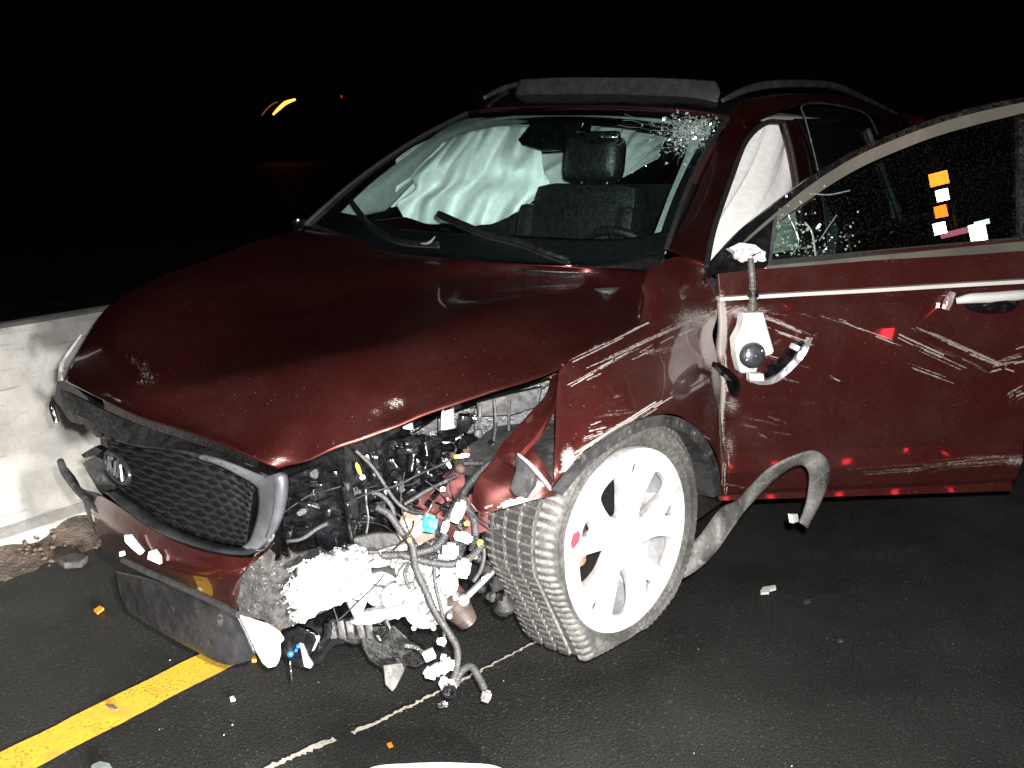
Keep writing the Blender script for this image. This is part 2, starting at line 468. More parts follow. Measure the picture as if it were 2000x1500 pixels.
# concrete barrier: cast profile swept along the road
prof = [(-1.40, 0), (-1.40, .075), (-1.455, .10), (-1.515, .32), (-1.545, .79), (-1.56, .812), (-1.60, .818), (-1.66, .818), (-1.70, .812), (-1.715, .79), (-1.75, .32), (-1.80, .10), (-1.86, .075), (-1.86, 0)]
mb = MB(); xs = np.concatenate([np.linspace(4.2, -3, 60), np.linspace(-3.2, -30, 30)])
V = [(x, y, z) for x in xs for y, z in prof]; k = len(prof)
mb.add(V, [(i*k+j, i*k+j+1, (i+1)*k+j+1, (i+1)*k+j) for i in range(len(xs)-1) for j in range(k-1)] + [tuple(range(k)), tuple(range((len(xs)-1)*k, len(xs)*k))])
bar = mb.build('concrete_barrier', concrete_mat(), ang=30)
tag(bar, 'pale concrete median barrier behind the wrecked car on the left', 'barrier')

# grit and dirt swept against the barrier foot
mb = MB()
for i in range(520):
    x = random.uniform(-.3, 1.3); y = -1.39 + abs(random.gauss(0, .075)); s_ = random.uniform(.003, .010)*(1.8 if random.random() < .05 else 1)
    h = max(0, .05 - .35*(y+1.39))*random.random()
    mb.ball((x, y, h + s_*.4), (s_*random.uniform(.7, 1.6), s_*random.uniform(.7, 1.4), s_*.8), 6, 4, rot((0, 0, 1), random.uniform(0, 180)), .35)
tag(mb.build('roadside_dirt', basic('roadside_soil', (.055, .038, .028), .95, 0, .6, 9, bmp=.8, dirt=((.12, .10, .085), 30, .58))), kind='stuff')
mbk = MB()
G = np.array([[(x, -1.40 + t*.20, max(0.002, .065*(1-t)**1.5*(.75+.5*math.sin(7*x+2)*math.sin(17*x)))) for t in np.linspace(0, 1, 9)] for x in np.linspace(-.6, 2.2, 90)])
G[:, 1:-1, 2] += rng.uniform(-.006, .008, (90, 7)); G[:, -1, 2] = -.002
tag(grid_mesh('dirt_bank', G, basic('dirt_bank_soil', (.05, .036, .028), .95, 0, .6, 14, bmp=.9, bscale=90), thick=0), kind='stuff')

# ================================================================== THE WRECKED CAR
car = bpy.data.objects.new('wrecked_car', None); COL.objects.link(car); car.empty_display_size = .3
tag(car, 'wrecked maroon SUV with torn off front corner, flat tyre and open driver door', 'car')


def part(name, parent=car):
    return parent


def tilt(p):
    """the body leans to its broken front left wheel"""
    x, y, z = p; return np.array([x, y, z - .04*y])


def mir(p):
    return np.array([p[0], -p[1], p[2] + .08*p[1]])


# ---- hood
rear = [at(*q[:2], x=q[2]) for q in ((590, 445, -.38), (680, 462, -.28), (760, 490, -.2), (900, 505, -.14), (1000, 515, -.15), (1100, 521, -.2), (1200, 523, -.3), (1262, 528, -.335))]
front = [at(*q[:2], x=q[2]) for q in ((128, 744, .80), (190, 775, .885), (260, 808, .922), (350, 838, .925), (440, 868, .91), (490, 893, .893), (525, 912, .876), (541, 919, .862))]
far = [at(*q[:2], y=q[2]) for q in ((128, 744, -.47), (152, 690, -.55), (210, 600, -.61), (300, 545, -.65), (400, 508, -.70), (500, 470, -.73), (590, 445, -.741))]
near = [at(*q[:2], y=q[2]) for q in ((541, 919, .447), (618, 891, .52), (695, 864, .58), (800, 821, .65), (975, 763, .75), (1090, 722, .795), (1115, 700, .80), (1245, 635, .82), (1262, 528, .765))]
cre = [at(*q[:2], y=q[2]) for q in ((525, 912, .425), (560, 815, .42), (700, 690, .48), (850, 640, .54), (1000, 590, .58), (1150, 548, .62), (1230, 527, .69))]
NR, NC = 110, 110
near_s, far_s, cre_s = cr(near, NR), cr(far, NR), cr(cre, NR)
rear_s, front_s = cr(rear, NC), cr(front, NC)
ctr = cr([front[2], at(262, 790, x=.905), at(300, 760, x=.86), at(420, 690, x=.66), at(560, 610, x=.35), at(690, 550, x=.1), rear[2]], NR)
G = np.zeros((NR, NC, 3)); cols = np.array([0, .16, .42, .80, 1.0])
for i in range(NR):
    t = i/(NR-1)
    q = [far_s[i], far_s[i]*.72 + ctr[i]*.28 + np.array([0, 0, .018*math.sin(math.pi*min(1, t*1.3))]), ctr[i] + np.array([0, 0, 0]), cre_s[i], near_s[i]]
    w = np.linspace(0, 1, NC)
    row = np.stack([np.interp(w, cols, [p[j] for p in q]) for j in range(3)], 1)
    ker = np.exp(-.5*(np.arange(-14, 15)/5.5)**2); ker /= ker.sum()
    pad = np.concatenate([2*row[:1]-row[14:0:-1], row, 2*row[-1:]-row[-2:-16:-1]])
    G[i] = np.stack([np.convolve(pad[:, j], ker, 'valid') for j in range(3)], 1)
blend = np.clip(np.linspace(0, 1, NR)/.06, 0, 1)[:, None, None]
G = G*blend + front_s[None]*(1-blend) if False else G
e0 = (front_s - G[0])[None]*np.clip(1-np.linspace(0, 1, NR)/.16, 0, 1)[:, None, None]**2
e1 = (rear_s - G[-1])[None]*np.clip(1-(1-np.linspace(0, 1, NR))/.22, 0, 1)[:, None, None]**2
G = G + e0 + e1
# dents and ripples of the bent panel
q = pix(G.reshape(-1, 3)).reshape(NR, NC, 2)
for a, b, r_, h in ((770, 790, 26, -.010), (740, 770, 16, .005), (800, 775, 14, .004), (545, 885, 26, .007), (590, 868, 22, -.006), (650, 845, 30, .004), (880, 690, 60, .006), (760, 700, 50, -.005), (640, 790, 45, .004), (330, 745, 40, .003)):
    G[..., 2] += h*np.exp(-((q[..., 0]-a)**2 + (q[..., 1]-b)**2)/(2*r_*r_))
G[..., 2] += .0016*np.sin(q[..., 0]/37+1)*np.sin(q[..., 1]/23)
hood = grid_mesh('hood', G, PAINT, car, thick=.004, wear=wearfn(
    [(1118, 702, 1245, 640, 4, 1), (1245, 640, 1262, 540, 3, .7), (1150, 690, 1190, 668, 6, .6), (245, 690, 300, 740, 8, .35), (270, 735, 310, 742, 9, .5), (195, 765, 240, 782, 5, .7)],
    [(772, 788, 22, 12, .55), (735, 805, 12, 8, .45), (548, 898, 20, 6, .5)]))  # the patch over the dent paints its highlight

def dent(G, spots, ax):
    q_ = pix(G.reshape(-1, 3)).reshape(G.shape[0], G.shape[1], 2)
    for a, b, r_, h in spots:
        G = G + (h*np.exp(-((q_[..., 0]-a)**2 + (q_[..., 1]-b)**2)/(2*r_*r_)))[..., None]*np.array(ax)
    return G


# ---- front left fender
wf = wearfn(
    [(1110, 705, 1248, 640, 5, 1), (1112, 752, 1225, 690, 6, .95), (1150, 720, 1290, 655, 5, .8), (1200, 690, 1400, 600, 5, .9), (1240, 700, 1350, 640, 4, .7),
     (1100, 905, 1250, 808, 7, .95), (1130, 890, 1290, 790, 5, .9), (1150, 842, 1200, 832, 5, .7), (1160, 815, 1250, 805, 4, .5), (1140, 860, 1180, 848, 5, .6), (1200, 775, 1215, 775, 5, .5),
     (1410, 690, 1412, 960, 6, .9), (1404, 600, 1412, 700, 9, 1), (1090, 945, 1150, 905, 9, .9), (1300, 812, 1390, 860, 4, .6), (1180, 735, 1215, 800, 3, .25), (1215, 720, 1240, 790, 3, .25), (1260, 690, 1350, 670, 4, .6), (1250, 690, 1290, 690, 4, .7)],
    [(1393, 668, 24, 48, 1.7), (1110, 900, 14, 28, 1.1), (1365, 622, 60, 26, .5), (1400, 720, 12, 60, .9), (1240, 590, 25, 30, .22), (1340, 740, 60, 60, .20), (1390, 800, 22, 80, .28), (1375, 530, 12, 10, .4)])
fr = [
    [(1092, 724, .80), (1115, 702, .803), (1180, 671, .812), (1245, 637, .822), (1258, 590, .80), (1266, 530, .775), (1330, 500, .79), (1374, 523, .85)],
    [(1086, 790, .835), (1130, 740, .85), (1195, 708, .87), (1260, 670, .875), (1300, 630, .87), (1330, 590, .86), (1365, 565, .865), (1392, 560, .885)],
    [(1085, 850, .87), (1140, 790, .895), (1205, 755, .91), (1270, 730, .915), (1320, 700, .913), (1365, 660, .905), (1390, 630, .905), (1402, 605, .905)],
    [(1083, 905, .895), (1140, 840, .925), (1210, 800, .94), (1275, 772, .945), (1330, 760, .945), (1375, 740, .938), (1398, 720, .93), (1408, 700, .922)],
    [(1082, 935, .90), (1125, 885, .935), (1200, 828, .955), (1285, 795, .96), (1340, 800, .96), (1385, 830, .952), (1402, 830, .94), (1411, 815, .93)],
    [(1086, 958, .895), (1118, 915, .93), (1200, 843, .95), (1290, 808, .955), (1345, 822, .957), (1392, 872, .95), (1407, 915, .94), (1412, 962, .93)]]
fender = patch('front_fender', [[at(a, b, y=y) for a, b, y in r_] for r_ in fr], PAINT_DOOR, car, 230, 280, thick=.003, wear=wf, shape=lambda G: dent(G, ((1360, 690, 45, -.022), (1398, 655, 18, -.016), (1300, 765, 30, .007), (1235, 705, 45, -.008), (1385, 800, 26, -.008), (1180, 740, 30, .004), (1120, 880, 24, -.006), (1335, 620, 30, .006)), (0, 1, 0)))
# rolled wheel-arch lip and the dark plastic arch liner inside it
lip = [(1086, 958, .905), (1118, 918, .94), (1160, 878, .957), (1210, 842, .966), (1260, 818, .97), (1305, 811, .97), (1350, 828, .968), (1385, 868, .96), (1404, 915, .95), (1408, 965, .94)]
A = cr([at(a, b, y=y) for a, b, y in lip], 50); B = cr([at(a+10+4*(a > 1300)*-5, b+14, y=y-.004) for a, b, y in lip], 50)
ctr_w = at(1228, 1053, y=.92)
inn = [p + (ctr_w - p)*.085 for p in A]
mb = MB(); mb.ribbon(A, inn, (0, -.012, 0)); mb.build('arch_lip', DUSTY, car, 30)
inn2 = [p + (ctr_w - p)*.12 - np.array([0, .02, 0]) for p in A]; deep = [p - np.array([0, .34, 0]) for p in inn2]
mb = MB(); mb.ribbon([p - np.array([0, .006, 0]) for p in inn], deep, (0, 0, .006)); mb.build('arch_liner', DUSTY, car, 30)
for i in (18, 27, 34):
    c = (A[i] + inn[i])/2 + np.array([0, .003, 0]); MB().lathe([(0, .008), (.004, .008), (.004, .004), (.001, .003)], c, (0, 1, 0), 12).build('arch_clip', DUSTY, car)

# torn inner structure in front of the wheel: red apron rail, folded lower flap
mb = MB(); A = cr([at(*q[:2], y=q[2]) for q in ((1090, 728, .80), (1088, 770, .815), (1072, 810, .82), (1048, 850, .82), (1020, 880, .82), (1000, 905, .82))], 24)
B = cr([at(*q[:2], y=q[2]) for q in ((1078, 735, .74), (1066, 770, .74), (1040, 800, .74), (1005, 840, .74), (985, 862, .74), (965, 890, .74))], 24)
mb.ribbon(A, B, (-.01, 0, -.012)); mb.build('apron_rail', PAINT_IN, car, 30)
rows = [[(1000, 862, .76), (1022, 868, .79), (1045, 880, .83), (1062, 905, .86), (1080, 945, .895)],
        [(968, 892, .74), (990, 905, .77), (1020, 925, .82), (1045, 940, .85), (1082, 957, .895)],
        [(930, 940, .72), (955, 955, .755), (995, 960, .80), (1040, 960, .85), (1086, 963, .895)],
        [(920, 985, .71), (940, 1002, .75), (985, 992, .80), (1035, 978, .85), (1088, 968, .89)]]
patch('torn_flap', [[at(a, b, y=y) for a, b, y in r_] for r_ in rows], PAINT_DOOR, car, 40, 50, thick=.003, wear=wearfn(
    [(945, 1000, 1010, 985, 6, .9), (1000, 980, 1040, 972, 7, 1), (1015, 888, 1075, 955, 5, 1)], [(1010, 982, 30, 8, .9), (1055, 945, 16, 8, .7)]))
mb = MB(); mb.prism([at(a, b, y=.875) for a, b in ((1012, 890), (1022, 893), (1050, 925), (1048, 948), (1030, 972), (1008, 968), (1000, 955), (1012, 920))], (0, -.006, 0))
mb.build('liner_scrap', DUSTY, car)
mb = MB(); mb.tube([at(a, b, y=.885) for a, b in ((1012, 887), (1040, 912), (1062, 938), (1078, 958))], [.003, .006, .006, .004], 6); mb.build('bent_edge', ALU, car)

# ---- windscreen, pillars, roof
wsb = [at(*q[:2], x=q[2]) for q in ((596, 440, -.40), (680, 463, -.28), (760, 489, -.215), (900, 503, -.165), (1000, 512, -.175), (1100, 516, -.22), (1200, 512, -.33), (1302, 486, -.53))]
wst = [at(*q[:2], x=q[2]) for q in ((912, 222, -1.21), (960, 215, -1.17), (1020, 212, -1.14), (1110, 211, -1.115), (1180, 211, -1.115), (1260, 214, -1.14), (1340, 219, -1.18), (1422, 232, -1.26))]
rows = []
for t in np.linspace(0, 1, 5):
    rows.append([wsb[i]*(1-t) + wst[i]*t + np.array([.05, 0, .05])*4*t*(1-t)*(.55+.45*math.sin(math.pi*i/7)) for i in range(8)])
WS = np.array(rows)


def ws_pt(s, t, off=0.):
    """point of the windscreen at s (0 car right .. 1 car left), t (0 cowl .. 1 roof)"""
    g = cr(np.swapaxes(cr(WS, 41), 0, 1), 81)
    p = g[int(round(s*80)), int(round(t*40))]
    return p + off*np.array([.62, 0, .78])


patch('windscreen', rows, GLASS, car, 30, 40, thick=.004)
GW = np.swapaxes(cr(np.swapaxes(cr(WS, 60), 0, 1), 80), 0, 1)


def frit(name, sel, off):
    g = GW + off*np.array([.62, 0, .78])
    return grid_mesh(name, g[sel], DARKG, car, thick=.001)


frit('windscreen_top_band', np.s_[55:, :], -.006)
frit('windscreen_bottom_band', np.s_[:8, :], -.006)
frit('windscreen_left_band', np.s_[:, 76:], -.0075)
frit('windscreen_right_band', np.s_[:, :3], -.0075)

# cowl between hood and glass
rows = [[p + np.array([.01, 0, -.012]) for p in rear], [(a+b)/2 + np.array([0, 0, -.035]) for a, b in zip(rear, wsb)], [p + np.array([.005, 0, -.006]) for p in wsb]]
patch('cowl_panel', rows, PLASTIC, car, 12, 50)
# A pillars (left one painted, seen; right one its mirror)
pin = [at(*q[:2], x=q[2]) for q in ((1303, 488, -.53), (1335, 425, -.72), (1368, 352, -.93), (1396, 290, -1.10), (1424, 231, -1.265))]
pmid = [at(*q[:2], y=q[2]) for q in ((1342, 505, .80), (1370, 430, .755), (1402, 345, .70), (1428, 280, .655), (1455, 222, .615))]
pout = [at(*q[:2], y=q[2]) for q in ((1376, 520, .855), (1392, 445, .80), (1425, 350, .73), (1455, 275, .675), (1492, 240, .645))]
pedge = [p + np.array([-.01, -.05, 0]) for p in pout]
patch('pillar', [pin, pmid, pout, pedge], PAINT, car, 24, 30, thick=.002)
patch('pillar', [[mir(p) for p in r_] for r_ in (pin, pmid, pout, pedge)], PAINT, car, 24, 30, thick=.002)
# rubber seal along the glass
MB().tube([ws_pt(1, t, .002) for t in np.linspace(0, 1, 9)], .009, 8).build('glass_seal', RUBBER, car)
MB().tube([ws_pt(0, t, .002) for t in np.linspace(0, 1, 9)], .009, 8).build('glass_seal', RUBBER, car)

# roof: glass panel from the header back over the crest
hd = [p + np.array([-.01, 0, .004]) for p in wst]
crest = [at(*q[:2], x=q[2]) for q in ((938, 186, -1.62), (985, 172, -1.62), (1060, 166, -1.62), (1130, 164, -1.62), (1200, 164, -1.62), (1290, 166, -1.62), (1380, 170, -1.62), (1492, 192, -1.62))]
mid = [(a+b)/2 + np.array([0, 0, .012]) for a, b in zip(hd, crest)]
back1 = [np.array([-2.4, p[1], p[2]+.01]) for p in crest]; back2 = [np.array([-3.2, p[1]*.97, p[2]-.05]) for p in crest]; back3 = [np.array([-3.6, p[1]*.9, p[2]-.22]) for p in crest]
patch('roof', [hd, mid, crest, back1, back2, back3], DARKG, car, 50, 40, thick=.004)
sv = [[at(a, b, x=x) for a, b, x in r_] for r_ in (((1004, 198, -1.33), (1100, 191, -1.30), (1200, 190, -1.30), (1300, 191, -1.32), (1402, 199, -1.36)), ((1008, 175, -1.35), (1100, 171, -1.33), (1200, 170, -1.33), (1300, 172, -1.35), (1406, 178, -1.38)), ((1014, 155, -1.38), (1100, 151, -1.36), (1200, 151, -1.36), (1300, 152, -1.38), (1398, 158, -1.41)))]
patch('sunroof_visor', sv, basic('grey_visor_mesh', (.024, .023, .0245), .6, 0, .25, 20), car, 16, 40, thick=.004)
# header bright edge and cant rails
MB().tube([p + np.array([-.004, 0, .006]) for p in wst], .005, 8).build('roof_edge_trim', PAINT, car)
ca = [at(*q[:2], y=q[2]) for q in ((1424, 231, .578), (1440, 200, .575), (1500, 185, .60), (1560, 182, .62), (1640, 186, .63), (1700, 207, .63), (1752, 226, .61))]
cb = [at(*q[:2], y=q[2]) for q in ((1455, 250, .65), (1490, 232, .645), (1530, 215, .655), (1580, 204, .665), (1650, 208, .675), (1710, 228, .675), (1760, 248, .66))]
patch('cant_rail', [ca, [(a+b)/2+np.array([0, .012, .012]) for a, b in zip(ca, cb)], cb], PAINT, car, 14, 50, thick=.003)
patch('cant_rail', [[mir(p) for p in ca], [mir((a+b)/2+np.array([0, .012, .012])) for a, b in zip(ca, cb)], [mir(p) for p in cb]], PAINT, car, 14, 50, thick=.003)
rl = [at(*q[:2], y=q[2]) for q in ((1412, 196, .545), (1450, 178, .56), (1500, 165, .575), (1570, 163, .58), (1630, 168, .58), (1680, 188, .575), (1752, 222, .56))]
MB().tube(rl, [.008, .014, .016, .016, .016, .014, .008], 10, 40).build('roof_rail', SATIN, car)
MB().tube([mir(p) for p in rl], [.008, .014, .016, .016, .016, .014, .008], 10, 40).build('roof_rail', SATIN, car)

# B pillar, sill and the rear half of the body side
bp0 = [at(*q[:2], y=q[2]) for q in ((1530, 238, .66), (1545, 290, .70), (1556, 350, .735), (1565, 420, .77), (1570, 480, .80))]
bp1 = [at(*q[:2], y=q[2]) for q in ((1556, 232, .668), (1580, 290, .708), (1598, 350, .742), (1610, 420, .778), (1618, 480, .808))]
patch('centre_pillar', [bp0, bp1], PAINT, car, 8, 24, thick=.02)
MB().tube(bp0, .010, 8).build('door_seal', RUBBER, car)
MB().tube([p+np.array([0, .006, 0]) for p in pout] + [bp0[0]], .009, 8).build('door_seal', RUBBER, car)


def side(x, z, s_=1):
    """outer skin of the body flank: y for a height z"""
    y = np.interp(z, [.25, .42, .70, .95, 1.10, 1.30, 1.50, 1.60], [.86, .92, .945, .925, .88, .775, .67, .62])
    y *= 1 - .03*max(0, -x-2.9)**2*2
    return np.array([x, s_*y, z - .04*s_*y])


for s_ in (1, -1):
    zs = np.array([.30, .42, .55, .70, .85, .95, 1.05, 1.10])
    x0 = -1.78 if s_ > 0 else -.52
    Gs = np.array([[side(x, z, s_) for z in zs] for x in np.linspace(x0, -3.75, 60)])
    keep = (lambda P_: (P_[:, 0]+2.78)**2 + (P_[:, 2]-.37)**2 > .42**2)
    G2 = cr(np.swapaxes(Gs, 0, 1), 60); G2 = np.swapaxes(G2, 0, 1)
    grid_mesh('body_side', G2, PAINT, car, thick=.003, keep=keep)
    Gw = np.array([[side(x, z, s_) - np.array([0, .006*s_, 0]) for z in (1.10, 1.2, 1.3, 1.4, 1.5, 1.55)] for x in np.linspace(x0 if s_ > 0 else -.9, -3.5, 20)])
    if s_ < 0:
        Gw[:, :, 0] -= np.array([0, .12, .25, .38, .5, .55])[None]*np.linspace(1, .6, 20)[:, None]
    grid_mesh('side_window', Gw, DARKG, car, thick=.004)
    for x in (-2.55,):
        MB().tube([side(x - .25*(z-1.1), z, s_) + np.array([0, .004*s_, 0]) for z in (1.1, 1.2, 1.3, 1.4, 1.5)], .012, 8).build('window_pillar', SATIN, car)
    MB().tube([side(x, 1.10, s_) + np.array([0, .006*s_, 0]) for x in np.linspace(x0, -3.4, 8)], .008, 8).build('belt_trim', SATIN, car)
MB().tube([at(*q[:2], y=q[2]) for q in ((1618, 480, .83), (1600, 345, .755), (1575, 240, .69), (1568, 206, .675), (1620, 203, .685), (1690, 222, .685), (1715, 262, .70))], .0035, 8).build('window_outline_trim', DUSTY, car)
# tail
rowsT = [[np.array([-3.75 + .10*abs(y)**2*2 - .35*max(0, z-1.0), y*(1-.28*max(0, z-1.05)/.5), z-.04*y]) for y in (-.90, -.6, -.3, 0, .3, .6, .90)] for z in (.3, .55, .8, 1.05, 1.25, 1.45, 1.58)]
patch('tailgate', rowsT, PAINT, car, 20, 20)
# right front fender, mirrored from the sound side's shape
rows = [[side(x, z, -1) if z < 1.0 else np.array([x, -.76, 1.02]) for z in (.55, .70, .80, .90, 1.0)] for x in (-.52, -.46, -.4, -.34, -.28, -.2)]
patch('front_fender', rows, PAINT, car, 30, 14, keep=lambda P_: P_[:, 0]**2 + (P_[:, 2]-.40)**2 > .42**2)
mb = MB(); mb.box((-1.75, 0, .27), (3.9, 1.5, .06)); mb.box((-.36, 0, .62), (.05, 1.42, .70)); mb.box((-.16, -.3, .45), (.5, .7, .35))
mb.box((-1.15, .80, .33), (1.35, .10, .12)); mb.box((-1.15, -.80, .40), (1.35, .10, .14)); mb.build('floor_pan', RUBBER, car)
mb = MB(); mb.box((.2, -.45, .60), (.75, .5, .35)); mb.box((.45, .0, .55), (.3, .8, .5)); mb.build('engine_block', PLASTIC, car)

# ---- interior
MBd = [[np.array([x, y, z-.04*y + dz]) for y in (-.70, -.5, -.25, 0, .25, .5, .70)] for x, z, dz in ((-.20, 1.06, 0), (-.42, 1.075, .0), (-.62, 1.08, 0), (-.74, 1.04, 0), (-.76, .90, 0), (-.70, .70, 0))]
patch('dashboard', MBd, DASH, car, 30, 30, thick=.01, shape=lambda G: G + np.stack([0*G[..., 0], 0*G[..., 0], .035*np.exp(-((G[..., 1]-.36)**2)/.03)*(G[..., 0] < -.5)*(G[..., 2] > .98)], -1))


def seat(y, x=-1.12, name='seat', dz=0.):
    m = MB(); Rb = rot((0, 1, 0), -14)
    m.box((x+.35, y, .62), (.52, .50, .16), rot((0, 1, 0), 6), .06); m.box((x, y, .92+1.9*dz), (.15, .46, .60), Rb, .09)
    m.box((x+.05, y-.21, .93+dz), (.16, .08, .50), Rb, .04); m.box((x+.05, y+.21, .93+dz), (.16, .08, .50), Rb, .04)
    o = m.build(name, SEAT, car, 50)
    h = MB(); h.box((x-.085, y, 1.345+dz), (.10, .235, .17), rot((0, 1, 0), -10), .05); h.build('headrest', SEAT, o, 60)
    for dy in (-.055, .055):
        MB().tube([(x-.07, y+dy, 1.17), (x-.085, y+dy, 1.29+dz)],   .0045, 8).build('headrest_post', SATIN, o)
    return o


seat(.165, -.93, dz=.045); seat(-.43, -1.20)
m = MB(); m.box((-2.25, 0, .60), (.5, 1.25, .18), None, .06); m.box((-2.55, 0, .92), (.16, 1.25, .6), rot((0, 1, 0), -16), .07); m.build('rear_seat', SEAT, car, 50)
# steering wheel
c = np.array([-.86, .37, .985]); ax = np.array([-.90, 0, .42]); ax /= np.linalg.norm(ax); a1 = np.array([0, 1., 0]); b1 = np.cross(ax, a1)
m = MB(); m.tube([c + .185*(math.cos(t)*a1 + math.sin(t)*b1) for t in np.linspace(0, 2*math.pi, 33)], .016, 10, 64); m.ball(c, (.07, .08, .07)); m.tube([c - .18*a1, c + .18*a1], .014); m.tube([c, c-.18*b1], .014)
m.build('steering_wheel', SEAT, car)
# headliner and pillar trim
hl = [[np.array([x, y, z - .04*y - .05*(y/.6)**2]) for y in (-.56, -.3, 0, .3, .56)] for x, z in ((-1.19, 1.545), (-1.45, 1.575), (-2.1, 1.585), (-3.0, 1.55))]
patch('headliner', hl, TRIMG, car, 20, 20, thick=.01)
ti = [[at(a, b, y=y) for a, b, y in r_] for r_ in (((648, 432, -.70), (720, 362, -.665), (800, 300, -.62), (870, 250, -.575), (920, 228, -.54)), ((690, 425, -.66), (770, 350, -.62), (840, 292, -.58), (905, 252, -.53), (985, 232, -.50)), ((755, 412, -.66), (800, 365, -.63), (852, 310, -.59), (930, 260, -.54), (1035, 238, -.50)))]
patch('pillar_trim', ti, TRIMG, car, 20, 30, thick=.01)
MB().tube([mir(p) for p in ti[1]], [.03, .03, .026, .022, .02], 8).build('pillar_trim', TRIMG, car)


def cloth(G, amp, fx, fz, seed):
    r_ = np.random.default_rng(seed); m, n, _ = G.shape
    a, b = np.meshgrid(np.linspace(0, 1, m), np.linspace(0, 1, n), indexing='ij'); h = np.zeros((m, n))
    for _ in range(9):
        k = r_.uniform(.4, 1); h += k*np.abs(np.sin((a*fz*r_.uniform(.3, 1) + b*fx*r_.uniform(.5, 1.2))*math.pi*k*1.3 + r_.uniform(0, 6)))
    h = (h - h.mean())*amp
    return h


def airbag(name, rows, amp, fx, fz, seed, axis=(0, 1, 0)):
    def sh(G):
        return G + cloth(G, amp, fx, fz, seed)[..., None]*np.array(axis)
    return patch(name, rows, BAG, car, 90, 130, thick=.006, shape=sh)


# passenger bag hanging out of the dashboard, and the curtain bag along the far windows
airbag('passenger_airbag', [[at(a, b, y=y) for a, b, y in r_] for r_ in (
    ((850, 292, -.56), (885, 268, -.50), (925, 256, -.42), (965, 248, -.33), (1010, 246, -.24), (1045, 252, -.18)),
    ((802, 342, -.57), (850, 325, -.47), (905, 310, -.38), (955, 305, -.33), (1005, 300, -.20), (1058, 302, -.15)),
    ((812, 366, -.57), (850, 362, -.50), (900, 352, -.37), (955, 345, -.32), (1008, 335, -.24), (1062, 336, -.15)),
    ((780, 396, -.57), (838, 390, -.46), (890, 385, -.41), (948, 380, -.28), (1005, 378, -.21), (1072, 362, -.13)),
    ((786, 424, -.57), (842, 436, -.47), (888, 441, -.37), (940, 440, -.29), (990, 426, -.22), (1028, 398, -.16)))], .036, 3.4, 1.5, 5, (.8, .5, 0))
airbag('curtain_airbag', [[at(a, b, y=y) for a, b, y in r_] for r_ in (
    ((790, 300, -.62), (900, 250, -.58), (1060, 244, -.52), (1180, 248, -.5), (1240, 256, -.49), (1300, 268, -.49)),
    ((770, 350, -.64), (900, 320, -.60), (1070, 318, -.53), (1180, 318, -.52), (1240, 308, -.50), (1292, 298, -.5)),
    ((765, 405, -.66), (900, 385, -.60), (1080, 375, -.53), (1180, 362, -.5), (1225, 342, -.5), (1240, 330, -.5)))], .018, 7, 3, 6)
# curtain airbag in the open driver door
airbag('curtain_airbag', [[at(a, b, y=y) for a, b, y in r_] for r_ in (
    ((1452, 272, .50), (1485, 246, .53), (1515, 236, .56), (1537, 248, .58), (1552, 290, .60)),
    ((1415, 355, .54), (1462, 335, .58), (1505, 325, .62), (1540, 325, .64), (1560, 345, .66)),
    ((1382, 440, .57), (1435, 425, .62), (1490, 410, .67), (1540, 410, .70), (1572, 420, .71)),
    ((1360, 520, .60), (1415, 512, .65), (1480, 500, .71), (1540, 490, .75), (1580, 485, .76)))], .010, 3, 2, 3)
# rear-view mirror and sensor housing at the top of the glass
mb = MB(); mb.prism([at(a, b, x=-1.02) for a, b in ((1040, 236), (1140, 236), (1135, 262), (1100, 292), (1060, 296), (1012, 283), (1010, 272))], (-.07, 0, 0)); mb.build('sensor_housing', SHINY, car, bevel=.006)
mb = MB(); mb.box(at(1178, 268, x=-.98), (.04, .13, .045), rot((0, 0, 1), 20), .018); mb.tube([at(1130, 255, x=-1.02), at(1165, 266, x=-.99)], .012); mb.build('rearview_mirror', SHINY, car)
# shattered upper corner of the glass
mb = MB(); gl = GW
for k in range(650):
    j = int(np.clip(rng.normal(.93, .045), .72, .985)*79); i = int(np.clip(rng.normal(.80, .085), .5, .93)*59)
    p = gl[i, j] + rng.normal(0, .012, 3) + .012*np.array([.62, 0, .78]); s_ = abs(rng.normal(.0022, .0022)) + .0009
    R_ = frame(rng.normal(0, .5, 3) + np.array([.6, .45, .6]), spin=rng.uniform(0, 180))
    mb.prism([p + R_ @ (s_*np.array([math.cos(t), math.sin(t)*rng.uniform(.5, 1), 0])) for t in (0, 1.9, 3.7, 5.1)], R_[:, 2]*.002)
o = mb.build('shattered_glass', SHARD, car, 20); o['kind'] = 'stuff'
mb = MB()
for k in range(26):
    c = gl[int(.80*59), int(.93*79)]; j = int(np.clip(rng.normal(.86, .12), .5, .99)*79); i = int(np.clip(rng.normal(.74, .16), .3, .95)*59)
    e = gl[i, j]; mb.tube([*[c*(1-q_) + e*q_ + rng.normal(0, .006, 3)*np.array([1, 1, .6])*(q_ > 0) + .006*np.array([.62, 0, .78]) for q_ in np.linspace(0, 1, 7)]], .0005, 4, 14)
mb.build('glass_crack', SHARD, car)['kind'] = 'stuff'
